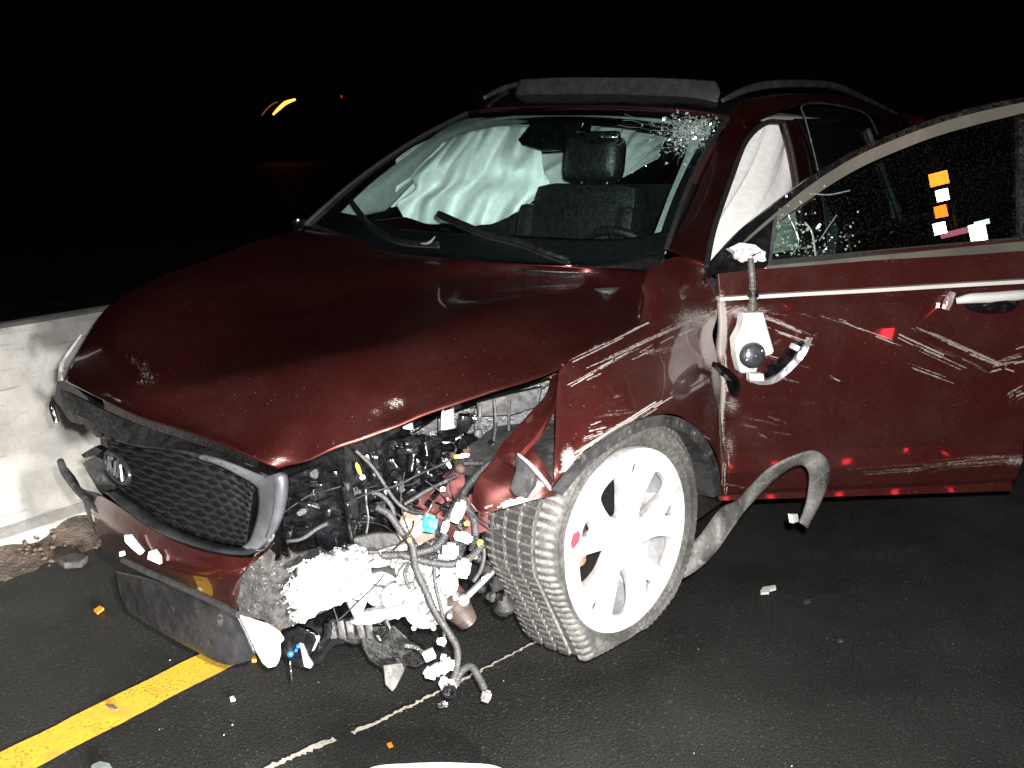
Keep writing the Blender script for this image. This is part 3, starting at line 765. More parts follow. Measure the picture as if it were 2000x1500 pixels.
# wipers
for pts, r_ in ((((690, 392), (715, 425), (735, 452), (790, 478), (860, 493)), .009), (((870, 430), (940, 455), (1010, 480), (1070, 500), (1115, 514)), .012)):
    P_ = [at(a, b, x=-.20 - (.10 if a < 800 else -.02) - .0*a) for a, b in pts]
    P_ = []
    for a, b in pts:
        # lies 15 mm over the glass: march along the sight line until it reaches the sheet
        best = min(((np.linalg.norm(pix(GW[i, j]) - np.array([a, b])), i, j) for i in range(0, 60, 2) for j in range(0, 80, 2)))
        P_.append(GW[best[1], best[2]] + .018*np.array([.62, 0, .78]))
    w = MB().tube(P_, r_, 8, 24).build('wiper', PLASTIC, car)
    MB().tube([p + np.array([-.006, 0, -.010]) for p in P_], r_*.6, 6, 24).build('wiper_blade', RUBBER, w)
mb = MB(); P_ = [at(a, b, x=-.16) for a, b in ((822, 476), (838, 474), (850, 462))]; mb.tube(P_, [.002, .005, .002], 6); mb.build('washer_nozzle', CHROME, car)
# far mirror stub
mb = MB(); mb.prism([at(a, b, y=-.86) for a, b in ((578, 432), (600, 428), (640, 405), (655, 410), (620, 445), (590, 450))], (0, -.04, 0)); mb.build('right_mirror_foot', SHINY, car, bevel=.006)
mb = MB(); mb.ball(at(582, 430, y=-.86), .008); mb.build('mirror_stud', CHROME, car)

# ---- open front door
TH = math.radians(43); DD = np.array([-math.cos(TH), math.sin(TH), 0]); DN = np.array([math.sin(TH), math.cos(TH), 0]); D0 = np.array([-.52, .90, 0])
DK = float(np.dot(DN, D0)); UP_N = DN*math.cos(math.radians(13)) + np.array([0, 0, 1])*math.sin(math.radians(13))
belt0 = at(1500, 521, n=DN, k=DK); UK = float(np.dot(UP_N, belt0))


def dpt(a, b, off=0.): return at(a, b, n=DN, k=DK+off)
def upt(a, b, off=0.): return at(a, b, n=UP_N, k=UK+off)


def bulge(z): return np.interp(z, [.25, .355, .375, .44, .50, .60, .75, .90, .975, 1.0, 1.04, 1.10], [.016, -.012, .004, .018, .004, .010, .020, .014, .006, .012, .008, 0])


ND, MD = 560, 360
sv_ = np.linspace(0, 1, ND); tv = np.linspace(0, 1, MD); G = np.zeros((MD, ND, 3))
for j, s_ in enumerate(sv_):
    zb = .337 - .060*s_ - .0*s_; zt = 1.072 + .062*s_ + .012*math.sin(math.pi*s_)
    z = zb + (zt-zb)*tv
    send = 1.085 + .05*np.clip((z-.30)/.5, 0, 1)
    s0 = np.interp(z, [.3, .6, .95, 1.08], [.025, .018, -.002, -.012])
    ss = s0 + (send-s0)*s_
    G[:, j] = D0[None] + ss[:, None]*DD + bulge(z + .05*s_)[:, None]*DN; G[:, j, 2] = z
G = dent(G, ((1432, 690, 26, -.016), (1900, 695, 60, -.014), (1985, 720, 40, -.012), (1600, 650, 50, .004), (1500, 640, 30, -.006), (1440, 820, 26, -.008), (1790, 830, 60, .003)), DN)
wd = wearfn(
    [(1405, 590, 1408, 800, 9, 1), (1410, 800, 1414, 900, 7, .8), (1415, 900, 1412, 960, 6, .7), (1415, 600, 1545, 625, 5, .55), (1440, 600, 1530, 630, 3, .8), (1420, 612, 1500, 640, 3, .7), (1550, 605, 1600, 625, 3, .4), (1590, 610, 1745, 667, 3.2, .95), (1600, 615, 1660, 635, 3, .6),
     (1500, 620, 1620, 672, 3, .9), (1505, 645, 1585, 672, 3, .9), (1500, 695, 1605, 722, 2.6, .75), (1530, 740, 1560, 748, 2.4, .6), (1620, 735, 1642, 745, 3, .8), (1600, 650, 1590, 660, 3, .4),
     (1755, 658, 1880, 715, 4.5, .95), (1790, 640, 1960, 715, 3.2, .85), (1800, 668, 1925, 722, 3, .7), (1820, 650, 1890, 680, 2.5, .7), (1735, 698, 1860, 745, 3.2, .8), (1900, 690, 1970, 720, 6, .85), (1930, 715, 2010, 690, 8, .9),
     (1970, 780, 2005, 760, 8, .7), (1780, 645, 1800, 650, 3, .5), (1440, 812, 1520, 830, 3, .4), (1450, 830, 1540, 848, 3, .5), (1500, 812, 1540, 826, 3, .4), (1480, 848, 1500, 856, 3, .5),
     (1620, 927, 2010, 900, 4, .6), (1800, 915, 2010, 893, 8, .45), (1420, 945, 1500, 965, 3, .5), (1700, 655, 1720, 640, 2, .2), (1440, 780, 1600, 790, 4, .14)],
    [(1410, 640, 10, 60, 1.6), (1455, 608, 55, 14, .6), (1412, 760, 7, 60, .9), (1430, 790, 18, 20, .5), (1425, 870, 14, 30, .4), (1985, 900, 30, 12, .5)])
G_DOOR = G
door = grid_mesh('front_door', G, PAINT_DOOR, car, thick=.035, wear=wd)
# bright sill strip, waist strip, handle
A = [dpt(a, b, .012) for a, b in ((1500, 519), (1600, 510), (1700, 500), (1800, 491), (1900, 481), (2060, 466))]; B = [dpt(a, b, .014) for a, b in ((1500, 525), (1600, 517), (1700, 509), (1800, 503), (1900, 497), (2060, 485))]
MB().ribbon(cr(A, 30), cr(B, 30), -.012*DN).build('window_sill_strip', BEIGE, door, 30)
A = [dpt(a, b, .022) for a, b in ((1403, 580), (1550, 571), (1700, 563), (1850, 554), (2060, 542))]; A = [p + .012*DN for p in A]; B = [dpt(a, b, .022) for a, b in ((1403, 587), (1550, 578), (1700, 570), (1850, 561), (2060, 549))]
MB().ribbon(cr(A, 30), [p + .012*DN for p in cr(B, 30)], -.03*DN).build('waist_strip', STRIP, door, 30)
hb = [dpt(1868, 588, .035), dpt(1895, 583, .055), dpt(1935, 581, .062), dpt(1985, 577, .062), dpt(2035, 572, .050)]
hd_o = MB().tube(hb, [.010, .016, .017, .017, .013], 12, 30).build('door_handle', STRIP, door)
m = MB(); m.prism([dpt(a, b, .03) for a, b in ((1846, 605), (1850, 588), (1862, 570), (1868, 572), (1860, 596), (1854, 607))], -.02*DN); m.build('handle_escutcheon', CHROME, door, bevel=.002)
m = MB(); m.ball(dpt(1930, 590, .0), (.09, .09, .035)); m.build('handle_recess', SHINY, door)
# window frame: dark outer channel, bright inner strip
fo = [(1376, 540), (1385, 522), (1403, 498), (1450, 448), (1500, 408), (1560, 362), (1620, 322), (1690, 284), (1800, 240), (1900, 210), (2000, 190), (2070, 180)]
fi = [(1392, 540), (1402, 524), (1420, 505), (1462, 462), (1510, 420), (1566, 374), (1625, 333), (1694, 295), (1803, 251), (1902, 221), (2000, 200), (2070, 190)]
fj = [(1402, 540), (1410, 526), (1428, 510), (1472, 472), (1522, 432), (1580, 390), (1640, 350), (1706, 315), (1812, 272), (1908, 243), (2000, 221), (2070, 209)]
MB().ribbon(cr([upt(*p) for p in fo], 60), cr([upt(*p) for p in fi], 60), -.03*UP_N).build('window_frame', SHINY, door, 30)
MB().ribbon(cr([upt(*p, .004) for p in fi[2:]], 60), cr([upt(*p, .002) for p in fj[2:]], 60), -.028*UP_N).build('window_frame_strip', BEIGE, door, 30)
gp = [(1430, 512)] + [(a+2, b+2) for a, b in fj[3:]] + [(2080, 472), (1900, 486), (1700, 505), (1500, 524)]
m = MB(); m.prism([upt(*p, -.012) for p in gp], -.004*UP_N); m.build('door_window', GLASSD, door)
m = MB(); m.prism([upt(a, b, .004) for a, b in ((1392, 536), (1412, 512), (1470, 462), (1515, 424), (1508, 470), (1503, 522), (1440, 530))], -.02*UP_N); m.build('mirror_mount_panel', SHINY, door)
m = MB(); m.ribbon([upt(1512, 424, .006), upt(1506, 470, .006), upt(1500, 522, .006)], [upt(1519, 420, .006), upt(1512, 470, .006), upt(1506, 522, .006)], -.012*UP_N); m.build('quarter_divider', SATIN, door)
m = MB(); m.ribbon([upt(1990, 222, .006), upt(1993, 470, .006)], [upt(2012, 220, .006), upt(2016, 468, .006)], -.02*UP_N); m.build('rear_window_channel', SHINY, door)
m = MB(); m.ribbon(cr([upt(*p, .006) for p in ((1505, 508), (1700, 489), (1900, 471), (2060, 457))], 20), cr([upt(*p, .006) for p in ((1505, 522), (1700, 501), (1900, 482), (2060, 468))], 20), -.012*UP_N); m.build('window_weatherstrip', RUBBER, door)
# broken glass clinging to the lower front corner
mb = MB()
for k in range(150):
    a = 1515 + abs(rng.normal(0, 75)); b = min(512 - (a-1500)*.09, 500 - abs(rng.normal(0, 55)))
    if b < 372 - (a-1560)*.3: continue
    p = upt(a, b, .003); s_ = abs(rng.normal(.0022, .0018)) + .0008; R_ = frame(rng.normal(0, .35, 3) + UP_N + np.array([.35, .1, .3]), spin=rng.uniform(0, 180))
    mb.prism([p + R_ @ (s_*np.array([math.cos(t), math.sin(t)*rng.uniform(.4, 1), 0])) for t in (0, 1.9, 3.7, 5.1)], R_[:, 2]*.0015)
mb.tube([upt(*p, .003) for p in ((1572, 434), (1585, 452), (1590, 478), (1593, 500))], .0028, 5); mb.tube([upt(*p, .003) for p in ((1600, 470), (1620, 440), (1634, 420))], .0014, 5)
mb.tube([upt(*p, .003) for p in ((1582, 378), (1620, 380), (1660, 372))], .0018, 5); mb.tube([upt(*p, .003) for p in ((1540, 420), (1560, 470), (1545, 500))], .001, 5)
mb.tube([upt(*p, .003) for p in ((1520, 440), (1575, 440), (1590, 470))], .0009, 5)
o = mb.build('broken_window_edge', SHARD, door, 20); o['kind'] = 'stuff'
# hinge pieces in the gap
mb = MB(); mb.tube([at(a, b, y=.86) for a, b in ((1372, 545), (1376, 600), (1390, 640))], .012, 8); mb.box(at(1392, 560, y=.88), (.03, .03, .05)); mb.build('door_hinge', PLASTIC, car)

# ---- broken door mirror hanging by its wiring
mr = MB(); mr.prism([upt(a, b, .05) for a, b in ((1425, 484), (1445, 474), (1475, 478), (1490, 490), (1470, 497), (1440, 494))], -.03*UP_N)
for a, b, r_ in ((1442, 495, .016), (1455, 503, .016), (1470, 508, .013), (1484, 503, .014), (1462, 492, .016), (1490, 497, .010)): mr.ball(upt(a, b, .05), (r_*1.3, r_*.8, r_*.7), 9, 6, frame(UP_N, spin=random.uniform(0, 180)), .32)
mirror = mr.build('broken_mirror', WHITEP, car, 40)
MB().tube([upt(1466, 505, .06), dpt(1469, 540, .07), dpt(1470, 570, .07), dpt(1470, 605, .07)], .009, 8, 26, rib=.25).build('mirror_cable', GREYT, mirror)
m = MB(); m.lathe([(0, .016), (.02, .016), (.022, .012), (.05, .012)], dpt(1470, 606, .07), (0, 0, 1), 14, True); m.build('cable_clip', BEIGE, mirror)
m = MB(); m.lathe([(-.005, .017), (.012, .017)], dpt(1471, 576, .07), (0, 0, 1), 14, True); m.build('cable_collar', PLASTIC, mirror)
m = MB(); m.prism([dpt(a, b, .075) for a, b in ((1454, 612), (1492, 610), (1500, 640), (1513, 685), (1510, 692), (1488, 700), (1478, 728), (1448, 730), (1440, 700), (1437, 665), (1450, 640))], -.05*DN); m.build('mirror_bracket', WHITEP, mirror, bevel=.006)
cm = dpt(1470, 694, .085); m = MB(); m.lathe([(-.03, .038), (.004, .040), (.016, .034), (.022, .020), (.024, .002)], cm, DN + np.array([0, 0, .12]), 28); m.build('mirror_motor', SATIN, mirror, 60)
for t in (.6, 2.4, 3.5, 5.0): MB().ball(cm + .027*(math.cos(t)*DD + math.sin(t)*np.array([0, 0, 1.])) + .014*DN, .006).build('motor_screw', CHROME, mirror)
m = MB(); m.prism([dpt(a, b, .06) for a, b in ((1464, 730), (1492, 730), (1494, 748), (1466, 748))], -.03*DN); m.build('mirror_socket', WHITEP, mirror, bevel=.003)
A = cr([dpt(a, b, .07) for a, b in ((1464, 746), (1490, 752), (1520, 745), (1555, 715), (1575, 690), (1588, 660))], 30); B = cr([dpt(a, b, .06) for a, b in ((1464, 741), (1490, 744), (1514, 735), (1546, 706), (1566, 682), (1580, 660))], 30)
MB().ribbon(A, B, -.015*DN).build('mirror_trim_ring', CHROME, mirror, 30)
A = cr([dpt(a, b, .055) for a, b in ((1500, 738), (1530, 722), (1555, 690), (1572, 668))], 20); B = cr([dpt(a, b, .05) for a, b in ((1500, 718), (1520, 708), (1540, 686), (1560, 668))], 20)
MB().ribbon(A, B, -.02*DN).build('mirror_housing_rim', SHINY, mirror, 30)
m = MB(); m.box(dpt(1552, 678, .075), (.018, .018, .035), frame(DN, spin=-30), .004); m.build('indicator_lens', WHITEP, mirror)
A = cr([at(a, b, y=.96) for a, b in ((1404, 708), (1422, 720), (1438, 735), (1446, 755), (1441, 775))], 20); B = cr([at(a, b, y=.95) for a, b in ((1402, 716), (1416, 730), (1428, 742), (1432, 757), (1436, 776))], 20)
MB().ribbon(A, B, (0, -.02, 0)).build('torn_trim_clip', SHINY, car, 30)

# ---- wheel
WA = np.array([.16, .985, .0]); WA /= np.linalg.norm(WA); WU = np.array([0, 0, 1.]) - WA[2]*WA; WU /= np.linalg.norm(WU); WF = np.cross(WA, WU)
WC = at(1224, 1054, y=.905)
NA = 360
pc = at(1142, 1297, n=WA, k=float(np.dot(WA, WC)) + .02) - WC
T0 = math.atan2(float(pc @ WU), float(pc @ WF)); RC = float(np.hypot(pc @ WU, pc @ WF))

cs = [(-.028, .245), (-.004, .262), (.009, .280), (.0125, .284), (.0105, .289), (.012, .305), (.014, .312), (.010, .318), (.004, .332), (-.010, .343), (-.024, .346), (-.032, .346), (-.034, .338), (-.043, .338), (-.045, .348), (-.078, .351), (-.080, .341), (-.090, .341), (-.092, .351),
      (-.128, .352), (-.130, .342), (-.140, .342), (-.142, .351), (-.176, .350), (-.178, .340), (-.187, .340), (-.189, .347), (-.212, .344), (-.232, .325), (-.240, .290), (-.225, .245)]


def wheel_pts(c, A_, U_, F_, flat=False):
    V = []; fl = []
    for i in range(NA):
        t = 2*math.pi*i/NA; rad = math.cos(t)*F_ + math.sin(t)*U_
        dl = abs((t - T0 + math.pi) % (2*math.pi) - math.pi); low = max(0, math.cos(dl))**4     # near the road
        crn = 1.
        if flat:
            crn = 1 - .075*float(np.clip((1.35-dl)/.45, 0, 1))
        if flat and dl < .9:      # the empty tyre folds: straight runs that meet in a corner
            P0 = (RC, 0.); P1 = (.322*math.cos(.9), .322*math.sin(.9)); den = (P1[0]-P0[0])*math.sin(dl) - (P1[1]-P0[1])*math.cos(dl)
            crn = abs((P0[0]*P1[1] - P0[1]*P1[0])/den)/.351
        for j, (h, r_) in enumerate(cs):
            rr, hh = r_, h
            blk = (i % 4) < 2
            if j in (8, 9, 10): rr += 0 if blk else -.0055
            elif j in (14, 15, 18, 19, 22, 23, 26) and i % 4 == 0: rr -= .008
            if flat:
                side_ = 1 if j < 10 else 0
                hh += .030*low*(1 if 1 <= j <= 12 else .3)
                rr = .262 + (rr-.262)*1 if rr < .262 else max(rr*crn, .264 + .25*(rr-.262))
            p = c + A_*hh + rad*rr
            fl.append(1. if (j in (12, 13, 16, 17, 20, 21, 24, 25) or (j in (8, 9, 10, 11) and i % 4 in (2, 3)) or (j > 13 and i % 4 == 0)) else 0.)
            if flat and p[2] < .004: p[2] = .004 + .15*max(-.02, p[2])*0
            V.append(p)
    k = len(cs)
    Fc = [(i*k+j, i*k+j+1, ((i+1) % NA)*k+j+1, ((i+1) % NA)*k+j) for i in range(NA) for j in range(k-1)]
    return V, Fc, fl


def make_tyre(parent, *a):
    V, Fc, fl = wheel_pts(*a); o = MB().add(V, Fc).build('tyre', TYRE, parent, 35)
    o.data.attributes.new('groove', 'FLOAT', 'POINT').data.foreach_set('value', np.array(fl, np.float32)); return o


wheel = bpy.data.objects.new('front_wheel', None); COL.objects.link(wheel); wheel.parent = car
tyre = make_tyre(wheel, WC, WA, WU, WF, True)


def rim_plate(parent):
    cu = bpy.data.curves.new('rim_outline', 'CURVE'); cu.dimensions = '2D'; cu.fill_mode = 'BOTH'; cu.extrude = .010; cu.bevel_depth = .005; cu.bevel_resolution = 2
    def spl(pts):
        s_ = cu.splines.new('POLY'); s_.points.add(len(pts)-1); s_.use_cyclic_u = True
        for p, q_ in zip(s_.points, pts): p.co = (q_[0], q_[1], 0, 1)
    spl([(.240*math.cos(t), .240*math.sin(t)) for t in np.linspace(0, 2*math.pi, 96, endpoint=False)])
    for k in range(5):
        b = math.radians(90 + 49 - 72*k)
        loop = cr([(.075, -.012), (.120, -.045), (.185, -.060), (.208, -.040), (.213, 0), (.208, .030), (.180, .036), (.120, .022), (.078, .010), (.075, -.012)], 44)[:-1]
        spl([(r_*math.cos(b) - y*math.sin(b), r_*math.sin(b) + y*math.cos(b)) for r_, y in loop][::-1])
        b2 = b - math.radians(41)
        loop = cr([(.150, 0), (.180, -.022), (.212, -.026), (.220, 0), (.210, .024), (.180, .017), (.150, 0)], 26)[:-1]
        spl([(r_*math.cos(b2) - y*math.sin(b2), r_*math.sin(b2) + y*math.cos(b2)) for r_, y in loop][::-1])
    tmp = bpy.data.objects.new('rim_outline', cu); COL.objects.link(tmp)
    dg = bpy.context.evaluated_depsgraph_get(); me = bpy.data.meshes.new_from_object(tmp.evaluated_get(dg)); me.name = 'rim'
    bpy.data.objects.remove(tmp)
    for v in me.vertices:
        x, y, z = v.co; r_ = math.hypot(x, y); d = .016 - .030*(r_/.24)**2*0 - .018*math.cos(min(1, r_/.2)*math.pi)
        p = WC + WA*(z*1.0 - .018 + d*.5) + WF*x + WU*y; v.co = Vector(p)
    smooth(me, 40); return link('rim', me, RIMM, parent)


rim = rim_plate(wheel)
m = MB(); m.lathe([(.006, .236), (.012, .248), (.010, .256), (-.004, .259), (-.02, .256), (-.05, .245), (-.2, .235), (-.2, .229), (-.05, .236), (-.012, .238), (.006, .236)], WC, WA, 96); m.build('rim_flange', RIMM, wheel, 50)
m = MB(); m.lathe([(-.020, .062), (.006, .055), (.012, .034), (.013, .002)], WC, WA, 40); m.build('hub_cap', RIMM, wheel, 40)
m = MB(); m.lathe([(-.10, .165), (-.085, .168), (-.085, .06), (-.07, .05), (-.07, .001)], WC, WA, 48); m.build('brake_disc', RUBBER, wheel, 40)
m = MB(); m.box(WC - .085*WA + .13*WF, (.07, .12, .05), np.stack([WF, WU, WA], 1), .01); m.build('brake_caliper', RUST, wheel)
m = MB(); pr_ = WC + WA*.020 - WF*0; cR = [pr_ + WA*.0 + .19*WF*1 + .0*WU]
m.prism([at(a, b, n=WA, k=float(np.dot(WA, WC))+.016) for a, b in ((1117, 1062), (1121, 1045), (1130, 1036), (1134, 1044), (1130, 1060), (1119, 1073))], -.004*WA); m.build('red_reflection', REDP, wheel)  # red plate standing in for a red reflection on the rim
# the three other wheels stand behind the body
for nm, c, a_ in (('rear_wheel', (-2.78, .90, .355), (0, 1, 0)), ('rear_wheel', (-2.78, -.90, .355), (0, -1, 0)), ('front_wheel', (0, -.90, .355), (0, -1, 0))):
    w2 = bpy.data.objects.new(nm, None); COL.objects.link(w2); w2.parent = car
    A2 = np.array(a_, float); U2 = np.array([0, 0, 1.]); F2 = np.cross(A2, U2)
    Mx = np.stack([F2, U2, A2], 1) @ np.stack([WF, WU, WA], 1).T; T4 = Matrix.Identity(4)
    for i in range(3):
        for j in range(3): T4[i][j] = Mx[i, j]
    off = np.array(c) - Mx @ WC
    for i in range(3): T4[i][3] = off[i]
    make_tyre(w2, np.array(c, float), A2, U2, F2)
    for ob in list(wheel.children):
        if ob.name.split('.')[0] in ('rim', 'rim_flange', 'hub_cap', 'brake_disc'):
            o2 = ob.copy(); COL.objects.link(o2); o2.parent = w2; o2.matrix_parent_inverse = Matrix.Identity(4); o2.matrix_basis = T4

# ---- torn arch trim curling out behind the wheel
N_ = 60
ed = [(1325, 1135, .93), (1365, 1111, .98), (1400, 1076, 1.0), (1432, 1030, 1.05), (1457, 996, 1.10), (1500, 951, 1.16), (1540, 918, 1.21), (1568, 909, 1.24), (1582, 931, 1.26), (1576, 981, 1.25), (1562, 1021, 1.245)]
ei = [(1330, 1080, .92), (1368, 1046, .97), (1406, 996, .99), (1440, 979, 1.06), (1466, 952, 1.12), (1502, 916, 1.18), (1550, 891, 1.23), (1594, 881, 1.27), (1620, 908, 1.30), (1615, 956, 1.29), (1578, 1033, 1.26)]
A = cr([at(a, b, y=y) for a, b, y in ed], N_); B = cr([at(a, b, y=y) for a, b, y in ei], N_); mid_ = (A+B)/2 + np.array([.003, .004, .002])
grid_mesh('arch_trim', np.stack([A + np.array([-.006, -.006, 0]), A, (A+mid_)/2, mid_, (B+mid_)/2, B, B + np.array([-.006, -.006, 0])], 0), basic('scuffed_arch_plastic', (.075, .073, .07), .6, 0, .5, 14, bmp=.45, bscale=70, dirt=((.15, .147, .14), 34, .53)), car, thick=.006)
m = MB(); m.prism([at(a, b, y=1.25) for a, b in ((1547, 1005), (1558, 1004), (1560, 1018), (1550, 1022))], (0, -.012, 0)); m.build('trim_clip', WHITEP, car)

# ================================================================== front end
FN = np.array([.97, .24, 0]); FN /= np.linalg.norm(FN)


def gx(a, b, off=0.):
    """point of the curved grille face"""
    t = np.clip((a-120)/400, 0, 1)
    x = np.interp(t, [0, .25, .5, .75, 1], [.86, .945, .955, .935, .90]) - .06*np.clip((b-900)/200, -.5, 1)*0
    return at(a, b, x=x + off)


# grille: shell, scalloped bars, surround, badge
gr_top = [(205, 850), (270, 862), (350, 878), (420, 895), (470, 916), (496, 944)]
gr_bot = [(232, 968), (285, 1005), (340, 1032), (400, 1052), (445, 1064), (480, 1066)]
back = patch('grille', [[gx(a, b, -.035) for a, b in gr_top], [gx((a+c)/2, (b+d)/2, -.035) for (a, b), (c, d) in zip(gr_top, gr_bot)], [gx(a, b, -.035) for a, b in gr_bot]], RUBBER, car, 12, 30)
T_, B_ = cr(np.array(gr_top, float), 61), cr(np.array(gr_bot, float), 61)
NB = 12; GB = basic('grille_plastic', (.010, .0105, .011), .17, 0, .5, 40, bmp=.25, bscale=60, dirt=((.06, .062, .063), 60, .57))
for k in range(NB):
    t = (k+.5)/NB; m = MB()
    Lp = T_*(1-t) + B_*t; hgt = np.linalg.norm(B_-T_, axis=1)/NB
    o_ = 0 if k % 2 else 3
    top, mid, bot, bk = [], [], [], []
    for i in range(0, 61):
        w_ = math.cos((i+o_)*math.pi/3); h = hgt[i]*(.21 + .17*w_)          # bars swell and thin, so that two neighbours enclose lozenges
        a, b = Lp[i]; dz = .010*w_
        top.append(gx(a, b-h, -.020)); mid.append(gx(a, b-h*.1, .002 + dz)); bot.append(gx(a, b+h, -.012)); bk.append(gx(a, b, -.032))
    n_ = 61; V = top+mid+bot+bk
    Fc = [(i, i+1, n_+i+1, n_+i) for i in range(60)] + [(n_+i, n_+i+1, 2*n_+i+1, 2*n_+i) for i in range(60)] + [(2*n_+i, 2*n_+i+1, 3*n_+i+1, 3*n_+i) for i in range(60)] + [(3*n_+i, 3*n_+i+1, i+1, i) for i in range(60)]
    m.add(V, Fc).build('grille_bar', GB, back, 28)

def bead(name, o_, i_, mat, off=.014, n_=50):
    A = cr([gx(a, b, .004) for a, b in o_], n_); B = cr([gx(a, b, .000) for a, b in i_], n_); c_ = (A+B)/2 + np.array([off, 0, 0])
    return grid_mesh(name, np.stack([A - np.array([.02, 0, 0]), A, A*.6+c_*.4+np.array([off*.3, 0, 0]), c_, B*.6+c_*.4+np.array([off*.3, 0, 0]), B, B - np.array([.03, 0, 0])], 0), mat, back, thick=.003)


bead('grille_surround', [(205, 850), (262, 866), (300, 871), (350, 879), (392, 889)], [(208, 856), (262, 872), (300, 877), (350, 885), (390, 896)], SATD, .004)
bead('grille_surround_end', [(392, 889), (420, 896), (450, 906), (500, 925), (540, 938)], [(390, 897), (418, 906), (447, 919), (488, 942), (502, 956)], PALEP, .005)
bead('grille_post', [(540, 925), (548, 934), (550, 958), (546, 990), (538, 1020), (523, 1048), (501, 1074)], [(500, 938), (500, 958), (502, 985), (498, 1015), (491, 1040), (484, 1058), (472, 1068)], PALEP, .004)
bead('grille_lower_strip', [(506, 1076), (480, 1084), (430, 1080), (370, 1064), (310, 1040), (250, 1000), (205, 962)], [(484, 1064), (472, 1073), (430, 1071), (371, 1056), (314, 1032), (256, 994), (214, 959)], SATD, .005)
MB().tube([gx(a, b, .006) for a, b in ((536, 930), (538, 965), (532, 1010), (520, 1050))], .0022, 6).build('post_seam', RUBBER, back)
# scraped top lip under the hood edge
m = MB(); A = cr([gx(a, b, -.02) for a, b in ((118, 760), (150, 775), (200, 800), (270, 830), (350, 856), (430, 884), (500, 912))], 40); B = cr([gx(a, b, .008) for a, b in ((125, 800), (165, 815), (205, 850), (270, 868), (350, 874), (430, 896), (510, 928))], 40)
m.ribbon(A, B, (-.02, 0, -.01)); m.build('grille_top_lip', basic('scraped_black_lip', (.008, .008, .009), .4, 0, .5, 20, bmp=.4, bscale=60, dirt=((.11, .11, .105), 22, .60)), back, 30)
# badge: oval ring and raised letters
bc = gx(229, 914, .018); bu = gx(229, 884, .018) - bc; br = gx(262, 940, .02) - gx(198, 890, .016)
br = br/np.linalg.norm(br); bn = np.array([1., 0, 0]) - br*br[0]; bn /= np.linalg.norm(bn); bu = np.cross(bn, br); bu = bu if bu[2] > 0 else -bu
m = MB(); m.tube([bc + .062*math.cos(t)*br + .034*math.sin(t)*bu for t in np.linspace(0, 2*math.pi, 41)], .0055, 8, 80); badge = m.build('badge', SATD, back)
m = MB(); m.prism([bc - .002*bn + .060*math.cos(t)*br + .032*math.sin(t)*bu for t in np.linspace(0, 2*math.pi, 40, endpoint=False)], -.008*bn); m.build('badge_ground', SHINY, back)
# K I A, the last letter without its crossbar
m = MB()
for p, q_ in (((-.040, -.020), (-.034, .020)), ((-.036, .002), (-.018, .020)), ((-.036, .002), (-.016, -.020)), ((-.006, -.020), (0, .020)), ((.008, -.020), (.024, .020)), ((.024, .020), (.034, -.020))):
    m.tube([bc + p[0]*br + p[1]*bu + .004*bn, bc + q_[0]*br + q_[1]*bu + .004*bn], .0042, 6)
m.build('badge_letters', SATIN, back)
# bumper skin
bt = [(186, 962), (235, 990), (300, 1035), (370, 1068), (430, 1084), (482, 1090), (515, 1082), (538, 1060)]
bm_ = [(178, 1000), (225, 1040), (290, 1085), (350, 1110), (410, 1125), (465, 1130), (475, 1120), (480, 1112)]
bb = [(200, 1075), (240, 1098), (290, 1118), (335, 1138), (390, 1160), (430, 1178), (450, 1188), (462, 1196)]
xb = [.875, .935, .955, .955, .945, .92, .905, .89]
rows = [[at(a, b, x=x) for (a, b), x in zip(r_, xb)] for r_ in (bt,)] + [[at(a, b, x=x+.012) for (a, b), x in zip(bm_, xb)], [at(a, b, x=x-.03) for (a, b), x in zip(bb, xb)]]
patch('bumper', rows, PAINT, car, 50, 60, thick=.004, wear=wearfn([(525, 1060, 480, 1110, 3, .5), (440, 1120, 480, 1108, 2, .4)], [(392, 1150, 6, 5, .7), (350, 1093, 4, 4, .5)]))
rows = [[at(a, b, x=x) for a, b, x in r_] for r_ in (((118, 900, .80), (135, 930, .83), (160, 955, .86), (190, 965, .885), (240, 995, .93)), ((150, 940, .78), (160, 975, .82), (175, 1005, .85), (205, 1030, .88), (250, 1060, .92)), ((160, 975, .75), (175, 1020, .79), (200, 1060, .82), (235, 1085, .85), (280, 1110, .89)))]
patch('bumper_corner', rows, PLASTIC, car, 20, 24)
MB().tube([at(a, b, x=x) for a, b, x in ((118, 900, .80), (128, 925, .82), (150, 955, .85), (175, 980, .88), (210, 1010, .91), (250, 1035, .94))], [.010, .012, .011, .010, .009, .008], 8).build('bumper_lip', DUSTY, car)
m = MB(); m.prism([at(a, b, x=.84) for a, b in ((160, 905), (185, 890), (215, 905), (230, 940), (255, 985), (215, 985), (190, 955), (175, 930))], (-.03, 0, 0)); m.build('grille_fragment', DUSTY, car)
m = MB(); m.prism([at(a, b, x=.80) for a, b in ((158, 888), (185, 872), (200, 880), (192, 888), (165, 895))], (-.02, 0, 0)); m.build('grille_stub', PLASTIC, car)
m = MB()
for poly in (((243, 1045), (252, 1046), (262, 1060), (277, 1078), (272, 1084), (258, 1072), (244, 1058)), ((290, 1078), (300, 1075), (310, 1088), (311, 1102), (288, 1092)), ((233, 1078), (238, 1078), (239, 1086), (233, 1087))):
    m.prism([at(a, b, x=.985) for a, b in poly], (-.008, 0, 0))
m.build('bumper_chip', WHITEP, car)
m = MB(); m.tube([at(a, b, x=.975) for a, b in ((240, 1094), (300, 1122), (360, 1148), (420, 1176), (465, 1200))], .008, 8); m.build('bumper_lower_seam', RUBBER, car)
